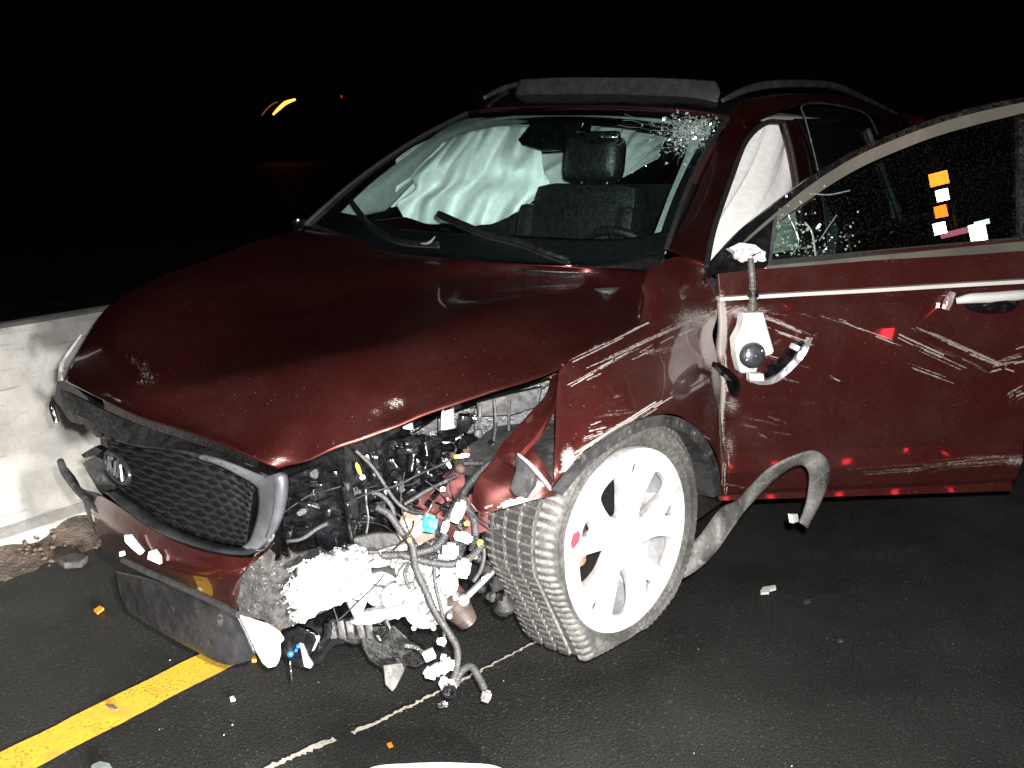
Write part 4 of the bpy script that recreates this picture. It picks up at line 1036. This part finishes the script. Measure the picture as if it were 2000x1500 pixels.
# hanging lower valance
rows = [[at(a, b, x=x) for a, b, x in r_] for r_ in (
    ((222, 1115, .80), (290, 1130, .86), (350, 1150, .88), (410, 1175, .88), (465, 1203, .86)),
    ((228, 1150, .80), (290, 1172, .86), (360, 1200, .88), (425, 1230, .88), (485, 1245, .86)),
    ((238, 1178, .80), (300, 1215, .86), (370, 1252, .88), (440, 1284, .88), (497, 1275, .86)),
    ((246, 1192, .79), (310, 1232, .85), (375, 1268, .87), (440, 1298, .87), (490, 1290, .85)))]
patch('lower_valance', rows, basic('scratched_grey_black_plastic', (.009, .009, .0105), .5, 0, .35, 12, bmp=.25, bscale=50, dirt=((.07, .068, .068), 26, .62)), car, 30, 40, thick=.006)
m = MB(); m.prism([at(a, b, x=.855) for a, b in ((461, 1202), (490, 1216), (520, 1226), (540, 1240), (550, 1256), (541, 1258), (543, 1285), (538, 1302), (524, 1306), (512, 1296), (498, 1270), (478, 1232))], (-.02, -.01, 0)); m.build('valance_end_cap', WHITEP, car, bevel=.003)
# bumper absorber wrapping the corner
rows = [[at(a, b, x=x) for a, b, x in r_] for r_ in (
    ((478, 1108, .875), (510, 1092, .86), (545, 1095, .83), (590, 1080, .77), (640, 1062, .62), (680, 1060, .62)),
    ((468, 1140, .88), (505, 1130, .87), (545, 1130, .845), (590, 1120, .78), (640, 1105, .70), (690, 1095, .62)),
    ((464, 1175, .88), (505, 1175, .87), (545, 1178, .845), (595, 1165, .78), (645, 1145, .70), (690, 1130, .62)),
    ((470, 1200, .87), (515, 1212, .86), (552, 1228, .84), (600, 1208, .78), (640, 1192, .70), (685, 1165, .63)))]
patch('foam_absorber', rows, FOAM, car, 70, 110, thick=.03, shape=lambda G: G + (rng.normal(0, .0007, G.shape[:2]) + (.004*np.sin(np.linspace(0, 23, G.shape[1]))[None]*np.sin(np.linspace(0, 9, G.shape[0]))[:, None]))[..., None]*np.array([.8, .6, 0]))
rows = [[at(a, b, x=x) for a, b, x in r_] for r_ in (
    ((545, 1128, .862), (590, 1088, .80), (630, 1064, .73), (680, 1058, .66), (720, 1070, .62)),
    ((540, 1165, .868), (590, 1130, .81), (640, 1100, .74), (685, 1092, .68), (722, 1100, .64)),
    ((528, 1200, .872), (585, 1175, .82), (640, 1145, .75), (685, 1130, .69), (722, 1130, .65)),
    ((536, 1226, .86), (590, 1216, .82), (640, 1190, .76), (680, 1172, .70), (715, 1160, .66)))]


def crumple(G):
    m_, n_, _ = G.shape; r_ = np.random.default_rng(4); h = np.zeros((m_, n_)); a, b = np.meshgrid(np.linspace(0, 1, m_), np.linspace(0, 1, n_), indexing='ij')
    for _ in range(26):
        u_, v_ = r_.uniform(-6, 6, 2); h += np.abs(((a*u_*1.2 + b*v_*2 + r_.uniform(0, 1)) % 1) - .5)*r_.uniform(-.020, .020)
    return G + (h + r_.normal(0, .0006, h.shape))[..., None]*np.array([.6, .75, .2]) + .012*EN0


EN0 = np.array([.80, .58, .12])
rag = lambda P_: (np.sin(P_[:, 2]*410)*5 + np.sin(P_[:, 2]*151 + 1)*7 + np.sin(P_[:, 2]*47)*9 + np.random.default_rng(3).normal(0, 5, len(P_)) + pix(P_)[:, 0] > 566) & (np.sin(P_[:, 0]*560)*2 + np.sin(P_[:, 0]*137)*4 + np.random.default_rng(5).normal(0, 2.5, len(P_)) + pix(P_)[:, 1] > 1060 + (700 - pix(P_)[:, 0])*.34)
patch('crumpled_beam', rows, basic('bared_aluminium', (.50, .50, .51), .38, .7, .4, 40, bmp=.7, bscale=140, dirt=((.06, .06, .06), 60, .56)), car, 70, 90, thick=.002, shape=crumple, keep=rag)
m = MB(); m.prism([at(a, b, x=.86) for a, b in ((500, 1080), (520, 1074), (532, 1085), (528, 1108), (520, 1112), (518, 1125), (495, 1128), (484, 1115), (490, 1100))], (-.01, 0, 0)); m.build('grey_tab', GREYT, car)
MB().tube([at(a, b, x=.885) for a, b in ((545, 1005), (540, 1030), (530, 1036), (532, 1050), (505, 1082), (485, 1105))], [.003, .004, .005, .004, .003, .003], 6).build('torn_bumper_edge', GREYT, car)
# far headlight remains
m = MB(); m.tube([at(a, b, x=.72) for a, b in ((158, 655), (140, 680), (124, 705), (119, 725), (121, 745), (124, 765))], [.003, .005, .007, .006, .007, .004], 8); m.build('headlight_bezel', CHROME, car)
m = MB(); m.tube([at(a, b, x=.76) for a, b in ((118, 770), (106, 778), (101, 790), (104, 805), (110, 825))], [.006, .008, .009, .009, .008], 8); m.build('headlight_bracket', SHINY, car)
m = MB(); m.prism([at(a, b, x=.77) for a, b in ((112, 745), (128, 742), (170, 775), (180, 800), (160, 830), (135, 822), (118, 795), (105, 780))], (-.04, 0, 0)); m.build('headlight_housing', SHINY, car)
m = MB(); m.prism([at(a, b, x=.80) for a, b in ((128, 800), (175, 820), (200, 850), (190, 855), (160, 826), (142, 826), (132, 818))], (-.02, 0, 0)); m.build('crossmember_end', PLASTIC, car)

# ---- exposed engine bay behind the torn corner
EN = np.array([.80, .58, .12]); EN /= np.linalg.norm(EN)


def ep(a, b, k): return at(a, b, n=EN, k=k)


def slab(name, poly, k, th, mat, parent=car, bevel=.003):
    return MB().prism([ep(a, b, k) for a, b in poly], -th*EN).build(name, mat, parent, bevel=bevel)


def conn(name, a, b, w, h, ang, k, mat, parent, d=None):
    """plug or lump w x h (photo pixels wide, converted to metres at its distance)"""
    c = ep(a, b, k); s_ = np.dot(c-CAM, _f)/F
    R_ = frame(EN + np.array([random.uniform(-.15, .15), random.uniform(-.15, .15), .25]), spin=-ang); w, h = w*s_, h*s_; q_ = d*s_ if d else min(w, h); m = MB()
    m.box(c, (w, h*.72, q_), R_, .16*min(w, h)); m.box(c - R_ @ np.array([0, h*.42, 0]), (w*.78, h*.3, q_*.8), R_, .1*min(w, h)); m.box(c + R_ @ np.array([w*.05, h*.40, q_*.1]), (w*.5, h*.25, q_*.5), R_, .08*min(w, h))
    m.box(c + R_ @ np.array([0, 0, q_*.5]), (w*.3, h*.6, q_*.16), R_, .04*min(w, h))
    return m.build(name, mat, parent, 40)


slab('radiator_support', ((545, 925), (600, 915), (660, 905), (700, 880), (860, 815), (1075, 740), (1075, 800), (980, 900), (940, 1000), (900, 1100), (760, 1100), (640, 1080), (540, 1085), (545, 1000)), .60, .05, PLASTIC)
slab('air_duct', ((556, 935), (640, 902), (700, 900), (690, 955), (640, 975), (560, 1010)), .755, .05, SHINY)
slab('radiator_shroud', ((552, 1010), (650, 968), (668, 985), (668, 1030), (552, 1075)), .77, .05, SHINY)
m = MB(); cf = ep(655, 1043, .79); m.lathe([(-.03, .052), (.0, .052), (.004, .046), (-.006, .040), (-.006, .014), (.002, .010), (.003, .001)], cf, EN, 36); m.build('pulley', SHINY, car, 40)
m = MB(); m.tube([ep(a, b, .80) for a, b in ((670, 950), (678, 985), (680, 1020), (684, 1050), (680, 1080))], .008, 8); m.build('coolant_hose', SHINY, car)
slab('engine_cover', ((690, 905), (760, 860), (830, 850), (900, 890), (890, 930), (800, 985), (720, 975), (685, 950)), .70, .06, SHINY)
m = MB()
for a, b, w, h in ((715, 900, 22, 26), (765, 905, 18, 22), (772, 950, 12, 26), (815, 930, 14, 26), (832, 920, 12, 24), (740, 985, 20, 14), (865, 905, 16, 18), (700, 935, 16, 22), (790, 880, 30, 10), (730, 930, 10, 26), (650, 925, 22, 12), (612, 945, 36, 8), (605, 985, 44, 7), (590, 1030, 30, 8), (640, 1000, 14, 14), (720, 1010, 26, 10), (702, 1040, 12, 40), (740, 1050, 22, 12), (565, 1050, 10, 30)):
    c = ep(a, b, .735 if a > 690 else .80); s_ = np.dot(c-CAM, _f)/F; MB().box(c, (w*s_, h*s_, .03), frame(EN, spin=random.uniform(-18, 28)), .004).build('engine_bracket', SHINY, car)
m = MB()
for i in range(260):
    a = random.uniform(555, 930); b = 930 + random.uniform(-45, 150) - .34*(a-700)*(a > 700)
    c = ep(a, b, random.uniform(.64, .735)); s_ = random.uniform(.008, .026)
    if random.random() < .6: m.box(c, (s_*random.uniform(.6, 2), s_*random.uniform(.5, 1.6), s_), frame(EN + np.array([random.gauss(0, .3) for _ in range(3)]), spin=random.uniform(0, 90)), .003)
    else: m.lathe([(-s_, s_*.5), (s_, s_*.5)], c, (random.gauss(0, 1), random.gauss(0, 1), random.gauss(0, 1)), 12, True)
o = m.build('engine_clutter', SHINY, car); o['kind'] = 'stuff'
# washer tank / fuse box, white reservoir
slab('fuse_box', ((935, 785), (1000, 768), (1062, 758), (1078, 745), (1072, 800), (1010, 850), (985, 875), (925, 870), (925, 800)), .62, .10, basic('blue_black_plastic', (.014, .017, .028), .38, 0, .4, 20, bmp=.2))
slab('fuse_box_lid', ((930, 786), (1000, 768), (1060, 755), (1052, 795), (1000, 812), (932, 815)), .645, .03, basic('grey_lid_plastic', (.006, .006, .007), .5, 0, .3, 20))
for a0, b0, a1, b1 in ((938, 790, 935, 860), (995, 775, 994, 845)):
    MB().tube([ep(a0, b0, .66), ep(a1, b1, .66)], .004, 8).build('box_rib', GREYT, car)
m = MB(); m.lathe([(0, .010), (.006, .012), (.02, .010)], ep(935, 853, .67), (0, 0, 1), 12, True); m.build('box_foot', GREYT, car)
slab('white_reservoir', ((862, 800), (885, 796), (887, 830), (895, 850), (902, 858), (880, 864), (868, 872), (848, 862), (860, 850)), .66, .05, WHITEP, bevel=.006)
slab('white_tag', ((785, 834), (805, 825), (807, 840), (788, 838)), .68, .008, WHITEP)
slab('dark_reservoir', ((800, 850), (855, 815), (855, 865), (840, 880), (800, 880)), .63, .05, PLASTIC)
# rusty rail end, tan bracket
slab('rail_end', ((872, 920), (930, 890), (950, 880), (955, 915), (925, 925), (900, 975), (860, 1010), (800, 985), (830, 960)), .70, .06, PAINT_IN)
slab('tan_bracket', ((788, 1000), (830, 1000), (850, 1010), (850, 1050), (800, 1075), (772, 1058), (775, 1030)), .755, .02, TAN)
slab('rail_plate', ((850, 1005), (900, 965), (960, 965), (978, 1000), (975, 1030), (900, 1055), (865, 1060)), .72, .03, PAINT_IN)
m = MB()
for a, b, r_ in ((900, 915, .014), (920, 905, .012), (885, 890, .010), (912, 880, .012), (935, 900, .012)): m.ball(ep(a, b, .73), r_, 10, 7)
m.build('rusty_joint', RUST, car)
# wiring harness with its plugs
T = [(((695, 880), (730, 915), (770, 975), (800, 998), (830, 1003)), .0045, .80), (((965, 780), (968, 830), (962, 880), (965, 905)), .004, .72),
     (((1040, 900), (1000, 905), (960, 905), (930, 930), (905, 965), (912, 992), (925, 1015), (928, 1050), (922, 1075)), .009, .80), (((905, 965), (890, 985), (872, 1020), (868, 1060), (862, 1100)), .008, .79),
     (((735, 990), (760, 1005), (785, 1040), (805, 1065), (812, 1110), (830, 1150), (850, 1195), (878, 1238), (893, 1268), (891, 1310), (880, 1340)), .0085, .84), (((780, 1082), (830, 1096), (880, 1102), (920, 1088), (945, 1060)), .0085, .83),
     (((745, 1085), (800, 1082), (850, 1068), (872, 1040)), .009, .82), (((890, 1338), (900, 1312), (920, 1302), (936, 1325), (946, 1345)), .009, .84), (((848, 1090), (850, 1140), (862, 1190), (868, 1230), (866, 1262)), .005, .83),
     (((700, 960), (740, 965), (765, 990), (770, 1020)), .006, .78), (((790, 985), (830, 960), (860, 945), (890, 930)), .005, .77), (((560, 1058), (590, 1052), (620, 1032), (640, 1022)), .005, .82), (((905, 905), (940, 905), (965, 908)), .006, .78),
     (((930, 1050), (945, 1075), (940, 1110), (925, 1135)), .005, .82), (((800, 1150), (790, 1120), (800, 1100)), .004, .85), (((660, 1105), (690, 1080), (740, 1078)), .005, .82)]
har = None
for pts, r_, k in T:
    o = MB().tube([ep(a, b, k) for a, b in pts], r_, 10, 12*len(pts), rib=.16).build('wiring_harness' if har is None else 'harness_loom', basic('loom_tape', (.035, .035, .037), .5, 0, .3, 60, bmp=.4, bscale=200) if har is None else har.data.materials[0], har or car)
    if har is None: har = o
for a, b, w, h, ang, k, mt in ((840, 1022, 34, 36, 0, .86, BLUEC), (896, 998, 26, 50, 24, .84, WHITEP), (870, 1028, 16, 28, 28, .84, WHITEP), (905, 1048, 44, 22, 10, .82, WHITEP), (880, 1075, 34, 34, -10, .82, WHITEP), (905, 1108, 34, 42, 20, .83, WHITEP),
                             (905, 890, 30, 10, -10, .80, WHITEP), (875, 905, 9, 22, -25, .80, WHITEP), (890, 892, 9, 8, 0, .80, YELL), (700, 915, 8, 26, -25, .80, YELL), (708, 932, 12, 10, -25, .805, WHITEP), (912, 1022, 14, 10, 0, .84, ORANGE),
                             (800, 1055, 8, 10, 0, .87, YELL), (865, 955, 12, 10, 0, .80, WHITEP), (875, 975, 8, 8, 0, .80, REDP), (590, 1000, 22, 12, -20, .82, GREYT), (938, 1060, 14, 14, 0, .83, YELL), (928, 1085, 8, 14, 0, .83, ORANGE), (950, 1358, 24, 26, 20, .84, GREYT), (862, 1252, 22, 16, 20, .85, WHITEP), (945, 1130, 10, 10, 0, .82, WHITEP), (865, 1375, 26, 14, 0, .84, PLASTIC), (978, 1060, 20, 60, 0, .70, GREYT)):
    conn('plug', a, b, w*.85, h*.85, ang + random.uniform(-12, 12), k, mt, har)
for i in range(26):
    a = random.uniform(600, 930); b = 1010 + random.uniform(-90, 110) - .25*(a-760); k = random.uniform(.755, .815); pts = [(a, b)]
    dx, dy = random.uniform(-16, 16), random.uniform(8, 26)
    for _ in range(5):
        dx += random.uniform(-14, 14); dy += random.uniform(-12, 10); a += dx; b += dy; pts.append((a, b))
    MB().tube([ep(p_, q_, k + random.uniform(-.012, .012)) for p_, q_ in pts], random.choice((.0016, .002, .0026)), 6, 30).build('loose_wire', random.choice((RUBBER, RUBBER, SHINY, GREYT, har.data.materials[0])), har)
for i in range(24):
    a = random.uniform(545, 1000); b = 985 + random.uniform(-85, 130) - .22*(a-700); k = random.uniform(.73, .80); w_ = random.uniform(9, 26); an = random.uniform(0, 6.28)
    poly = [(a + w_*random.uniform(.35, 1)*math.cos(an + t_)*random.choice((.5, 1)), b + w_*random.uniform(.35, 1)*math.sin(an + t_)) for t_ in (0, .8, 1.7, 2.6, 3.4, 4.3, 5.3)]
    slab('torn_plastic', poly, k, .004, random.choice((SHINY, PLASTIC, SHINY, DUSTY)), bevel=.001)
# transmission casting, compressor, pan flange
def lump(name, items, mat, parent=car, k0=.80):
    m = MB()
    for it in items:
        a, b, r_, kk = it[:4]; m.ball(ep(a, b, kk), r_, 16, 11, frame(EN, spin=random.uniform(0, 90)))
    return m.build(name, mat, parent, 60)


trans = MB()
for a, b, r_, dpt_, k in ((820, 1135, .062, .05, .77), (830, 1185, .058, .05, .78), (775, 1165, .040, .05, .77), (800, 1110, .040, .05, .75), (745, 1150, .05, .05, .74), (850, 1150, .05, .05, .74)):
    trans.lathe([(-.08, r_*1.05), (0, r_), (.012, r_*.93), (.014, r_*.72), (.006, r_*.66), (.010, r_*.30), (.016, r_*.22), (.016, .001)], ep(a, b, k), EN + np.array([0, 0, .08]), 30)
tr_o = trans.build('gearbox_casting', ALU, car, 35)
for t in np.linspace(0, 2*math.pi, 11)[:-1]: MB().lathe([(-.02, .007), (.012, .007), (.013, .003)], ep(828 + 62*math.cos(t), 1165 + 62*math.sin(t), .79), EN, 8, True).build('casting_bolt', ALU, tr_o)
for a, b in ((690, 1100), (715, 1090), (735, 1085), (660, 1120), (760, 1080), (880, 1130)): MB().ball(ep(a, b, .80), .012).build('casting_boss', ALU, tr_o)
slab('mounting_plate', ((676, 1080), (720, 1085), (726, 1150), (704, 1210), (694, 1215), (676, 1180), (660, 1150), (655, 1110)), .79, .03, ALU, bevel=.006)
slab('pan_flange', ((680, 1215), (715, 1195), (760, 1188), (800, 1180), (850, 1185), (885, 1185), (868, 1200), (790, 1205), (720, 1222), (695, 1222)), .79, .03, ALU, bevel=.004)
slab('casting_web', ((700, 1075), (760, 1065), (800, 1060), (812, 1075), (800, 1100), (740, 1110), (706, 1110)), .77, .03, ALU, bevel=.006)
slab('plastic_cover', ((690, 1050), (740, 1040), (772, 1042), (785, 1062), (740, 1075), (690, 1085)), .80, .02, DUSTY, bevel=.004)
m = MB()
for i in range(46):
    a = random.uniform(560, 885); b = 1125 - .12*(a-700) + random.uniform(-48, 66); c = ep(a, b, .775 + random.uniform(-.01, .025)); s_ = random.uniform(.006, .018)
    if random.random() < .5: m.ball(c, (s_, s_*random.uniform(.5, 1), s_), 10, 7)
    else: m.box(c, (s_*2, s_*random.uniform(.5, 1.5), s_), frame(EN, spin=random.uniform(0, 180)), .003)
o = m.build('casting_detail', ALU, tr_o); o['kind'] = 'stuff'
slab('white_casting_block', ((858, 1110), (890, 1100), (895, 1150), (885, 1165), (862, 1160)), .80, .03, WHITEP, bevel=.006)
# drive shaft, rubber boot, strut parts by the wheel
m = MB(); P0, P1 = ep(980, 1098, .62), ep(905, 1172, .76); m.tube([P0, P1], .009, 12); m.ball(P1, .017); m.build('tie_rod', CHROME, car)
m = MB(); ax0, ax1 = ep(872, 1160, .74), ep(915, 1215, .70); m.tube([ax0 + (ax1-ax0)*t for t in np.linspace(0, 1, 6)], [.034, .036, .032, .030, .026, .022], 20, 19, rib=.22); m.build('shaft_boot', basic('brown_black_rubber', (.045, .032, .026), .5, 0, .4, 20), car)
m = MB(); m.tube([at(1225, 1056, y=.80), np.array([.02, .35, .34])], .028, 12); m.tube([np.array([-.02, .72, .42]), np.array([-.08, .55, .85])], .035, 12); m.build('suspension_strut', RUST, car)
m = MB()
for a, b, r_ in ((960, 1060, .03), (950, 1110, .02), (970, 1140, .02), (985, 1180, .03), (935, 1090, .014), (940, 1150, .012), (960, 1165, .014)): m.ball(ep(a, b, .66), r_, 12, 8, None, .25)
m.build('suspension_knuckle', RUBBER, car)
# parts hanging below
slab('splash_shield', ((706, 1225), (770, 1222), (800, 1250), (825, 1262), (838, 1290), (815, 1305), (795, 1300), (775, 1345), (765, 1350), (752, 1340), (748, 1310), (720, 1290), (705, 1260)), .76, .012, PLASTIC)
m = MB(); m.tube([ep(a, b, .79) for a, b in ((752, 1210), (760, 1230), (745, 1250), (735, 1240))], .008, 8); m.tube([ep(a, b, .79) for a, b in ((790, 1260), (815, 1265), (835, 1285))], .012, 8); m.build('hanging_hose', PLASTIC, car)
slab('hanging_blade', ((748, 1300), (785, 1295), (790, 1310), (772, 1345), (766, 1352), (752, 1338)), .80, .006, GREYT)
m = MB()
for i in range(16): m.box(ep(858 + random.uniform(-22, 22), 1308 + random.uniform(-30, 32), .845 + random.uniform(-.01, .015)), (random.uniform(.012, .03), random.uniform(.012, .03), .02), frame(EN, spin=random.uniform(0, 90)), .003)
m.build('hanging_plug_block', WHITEP, har)
m = MB(); m.lathe([(0, .018), (.02, .018), (.02, .012), (.008, .012), (.008, .001)], ep(878, 1345, .85), EN, 20); m.build('plug_socket', SHINY, har)
slab('undertray', ((650, 1215), (705, 1200), (760, 1225), (745, 1250), (690, 1260), (655, 1245)), .74, .03, PLASTIC)
m = MB()
for a in (650, 668, 685, 705, 722): m.box(ep(a, 1228, .76), (.018, .05, .02), frame(EN, spin=8), .004)
m.build('tray_rib', DUSTY, car)
slab('fog_lamp_duct', ((545, 1238), (600, 1212), (650, 1190), (690, 1165), (722, 1215), (706, 1250), (652, 1262), (628, 1296), (596, 1306), (566, 1300), (556, 1275)), .68, .05, SHINY)
# dangling fog lamp
fl_c = ep(590, 1262, .80); m = MB(); m.lathe([(-.05, .03), (-.01, .050), (.006, .052), (.010, .046), (.004, .03), (.008, .001)], fl_c, EN + np.array([0, 0, -.1]), 30); fog = m.build('fog_lamp', SHINY, car, 60)
m = MB(); m.ball(ep(567, 1277, .86), .009); m.ball(ep(582, 1262, .86), .006); m.ball(ep(578, 1270, .86), .005); m.build('fog_lamp_glints', BLUEG, fog)  # blue balls stand in for the glints on the black lamp face
m = MB(); m.prism([ep(a, b, .86) for a, b in ((585, 1256), (592, 1258), (602, 1282), (612, 1298), (606, 1306), (594, 1302), (590, 1280))], -.006*EN); m.prism([ep(a, b, .855) for a, b in ((622, 1240), (625, 1246), (614, 1270), (609, 1272))], -.006*EN); m.build('fog_lamp_bezel', CHROME, fog)
m = MB(); m.tube([ep(a, b, .80) for a, b in ((640, 1215), (638, 1240), (628, 1262), (612, 1285))], .012, 8); m.tube([ep(a, b, .84) for a, b in ((566, 1290), (568, 1310), (570, 1330))], .003, 6); m.build('fog_lamp_cable', SHINY, fog)

# ================================================================== loose debris on the road
def debris(name, poly, z, h, mat, label, cat='debris', bevel=.001):
    m = MB(); m.prism([at(a, b, z=z+h) for a, b in poly], (0, 0, -h+.0005)); o = m.build(name, mat, None, bevel=bevel); tag(o, label, cat); return o


debris('glass_fragment', ((1490, 1146), (1515, 1142), (1516, 1149), (1504, 1152), (1502, 1157), (1486, 1158), (1485, 1153)), .003, .008, WHITEP, 'bright white fragment, the largest on the asphalt right of the flat tyre')
debris('plastic_fragment', ((1569, 1173), (1580, 1169), (1584, 1174), (1573, 1178)), .003, .007, GREYT, 'small grey chip on the asphalt beside the large white fragment')
debris('plastic_fragment', ((1635, 1249), (1644, 1247), (1648, 1252), (1638, 1253)), .003, .005, GREYT, 'tiny pale chip on bare asphalt below the grey chip')
debris('orange_fragment', ((183, 1190), (195, 1182), (203, 1187), (190, 1197)), .003, .008, ORANGE, 'orange lens shard on the road beside the hanging front valance')
debris('leaf', ((205, 1374), (222, 1375), (232, 1384), (225, 1386), (212, 1381)), .005, .004, basic('dry_leaf', (.12, .09, .06), .8), 'dry dark leaf lying on the yellow line', 'leaf')
debris('orange_fragment', ((491, 1283), (498, 1279), (501, 1287), (492, 1289)), .003, .010, ORANGE, 'orange shard by the tip of the white valance end')
debris('orange_fragment', ((755, 1452), (764, 1448), (768, 1456), (759, 1459)), .002, .005, ORANGE, 'tiny orange crumb on the near asphalt right of the pale road joint')
debris('white_fragment', ((448, 1361), (456, 1358), (460, 1365), (451, 1368)), .002, .006, WHITEP, 'small white pebble-like chip between yellow line and pale road joint')
debris('mirror_fragment', ((178, 1494), (195, 1486), (214, 1490), (222, 1505), (200, 1516), (178, 1510)), .002, .010, SHARD, 'greyish oval glass shard at the bottom edge beside the yellow line')
m = MB(); A = cr([at(a, b, z=.03) for a, b in ((700, 1512), (735, 1494), (800, 1489), (860, 1487), (920, 1489), (965, 1493), (1010, 1512))], 40); B = [p + np.array([.03, .02, 0])*1.0 for p in cr([at(a, b, z=.03) for a, b in ((700, 1530), (735, 1512), (800, 1506), (860, 1504), (920, 1506), (965, 1511), (1010, 1530))], 40)]
m.ribbon(A, B, (0, 0, -.029)); tag(m.build('wheel_cover', WHITEP, None, 30, bevel=.004), 'curved white plastic piece at the bottom edge of the picture', 'debris')
debris('rubble_chunk', ((105, 1086), (150, 1078), (172, 1084), (160, 1097), (125, 1100)), .0, .025, basic('grey_rubble', (.035, .033, .031), .9, 0, .5, 40, bmp=.8), 'grey broken lump in the dirt at the barrier foot', 'debris', .006)
mb = MB()
for i in range(70):
    x = random.uniform(-1.2, 1.9); y = random.uniform(-1.2, 2.0); s_ = random.choice((.0012, .0015, .002, .003))
    if random.random() < .93: s_ = min(s_, .002)
    mb.ball((x, y, s_*.5 + .001), (s_*1.3, s_, s_*.7), 5, 4)
tag(mb.build('glass_crumbs', basic('glass_crumb', (.30, .29, .28), .3, 0, .7, 4)), kind='stuff')

# ================================================================== distant lights beyond the barrier; the amber light trails are built as glowing tubes
def far_lamp(name, pts, dist, r_, mat, label):
    m = MB(); m.tube([CAM + ray(a, b)*dist for a, b in pts], r_, 8, 20); o = m.build(name, mat); tag(o, label, 'lamp'); return o


far_lamp('amber_lamp_trail', ((533, 224), (545, 212), (558, 201), (577, 194)), 60, [.05, .10, .11, .06], emit_mat('amber_light', (1, .30, .04), 3.0), 'bright slanted light trail of an amber lamp far off in the dark')
far_lamp('amber_lamp_trail', ((511, 226), (521, 213), (533, 203), (543, 199)), 64, [.03, .045, .045, .03], emit_mat('dim_amber_light', (1, .33, .10), .12), 'dim brown slanted light trail just left of the bright amber one')
far_lamp('red_lamp', ((665, 188), (669, 189)), 70, .08, emit_mat('dim_red_light', (1, .05, .02), .25), 'tiny dim red lamp far off right of the amber light trails')


# lamps of the fire engine parked behind the photographer: seen only mirrored in the door
def mirrored(a, b, p, n, dist, w, h, col, rad, name='fire_engine_lamp'):
    n = np.array(n)/np.linalg.norm(n); d = p - CAM; d /= np.linalg.norm(d); r_ = d - 2*np.dot(d, n)*n
    loc = p + r_*dist
    lamp(name, 'AREA', tuple(loc), rad*math.pi*w*h, col, tuple(p), shape='RECTANGLE', size=w, size_y=h)


DG = G_DOOR; DQ = pix(DG.reshape(-1, 3)).reshape(DG.shape[0], DG.shape[1], 2)


def door_pn(a, b):
    """nearest point of the door skin and its outward normal"""
    k = int(np.argmin(((DQ - np.array([a, b]))**2).sum(-1))); i, j = k // DG.shape[1], k % DG.shape[1]
    i = min(max(i, 3), DG.shape[0]-4); j = min(max(j, 3), DG.shape[1]-4)
    n = np.cross(DG[i, j+3]-DG[i, j-3], DG[i+3, j]-DG[i-3, j]); n /= np.linalg.norm(n)
    return DG[i, j], n if n @ (CAM - DG[i, j]) > 0 else -n


for a, b, w, h, e in ((1728, 594, .10, .07, 34), (1418, 978, .04, .035, 22), (1505, 972, .045, .035, 22), (1640, 975, .045, .035, 22), (1748, 968, .045, .035, 22), (1800, 947, .045, .035, 22), (1886, 942, .045, .035, 22), (1858, 960, .03, .025, 18), (1964, 937, .04, .035, 22)):
    p, n_ = door_pn(a, b); mirrored(a, b, p, n_, 4.5, w, h, (1, .03, .05), e)
for a, b, w, h, col, rad in ((1834, 349, .15, .11, (1, .20, .015), 20), (1841, 381, .10, .10, (1, .95, .85), 22), (1838, 413, .10, .10, (1, .20, .015), 14), (1836, 446, .10, .10, (.9, 1, .9), 22), (1868, 454, .25, .05, (1, .25, .35), 3), (1912, 462, .13, .22, (.85, 1, .85), 25), (1918, 435, .12, .04, (.7, 1, .85), 10)):
    p = upt(a, b, -.012); mirrored(a, b, p, UP_N, 6.0, w, h, col, rad)
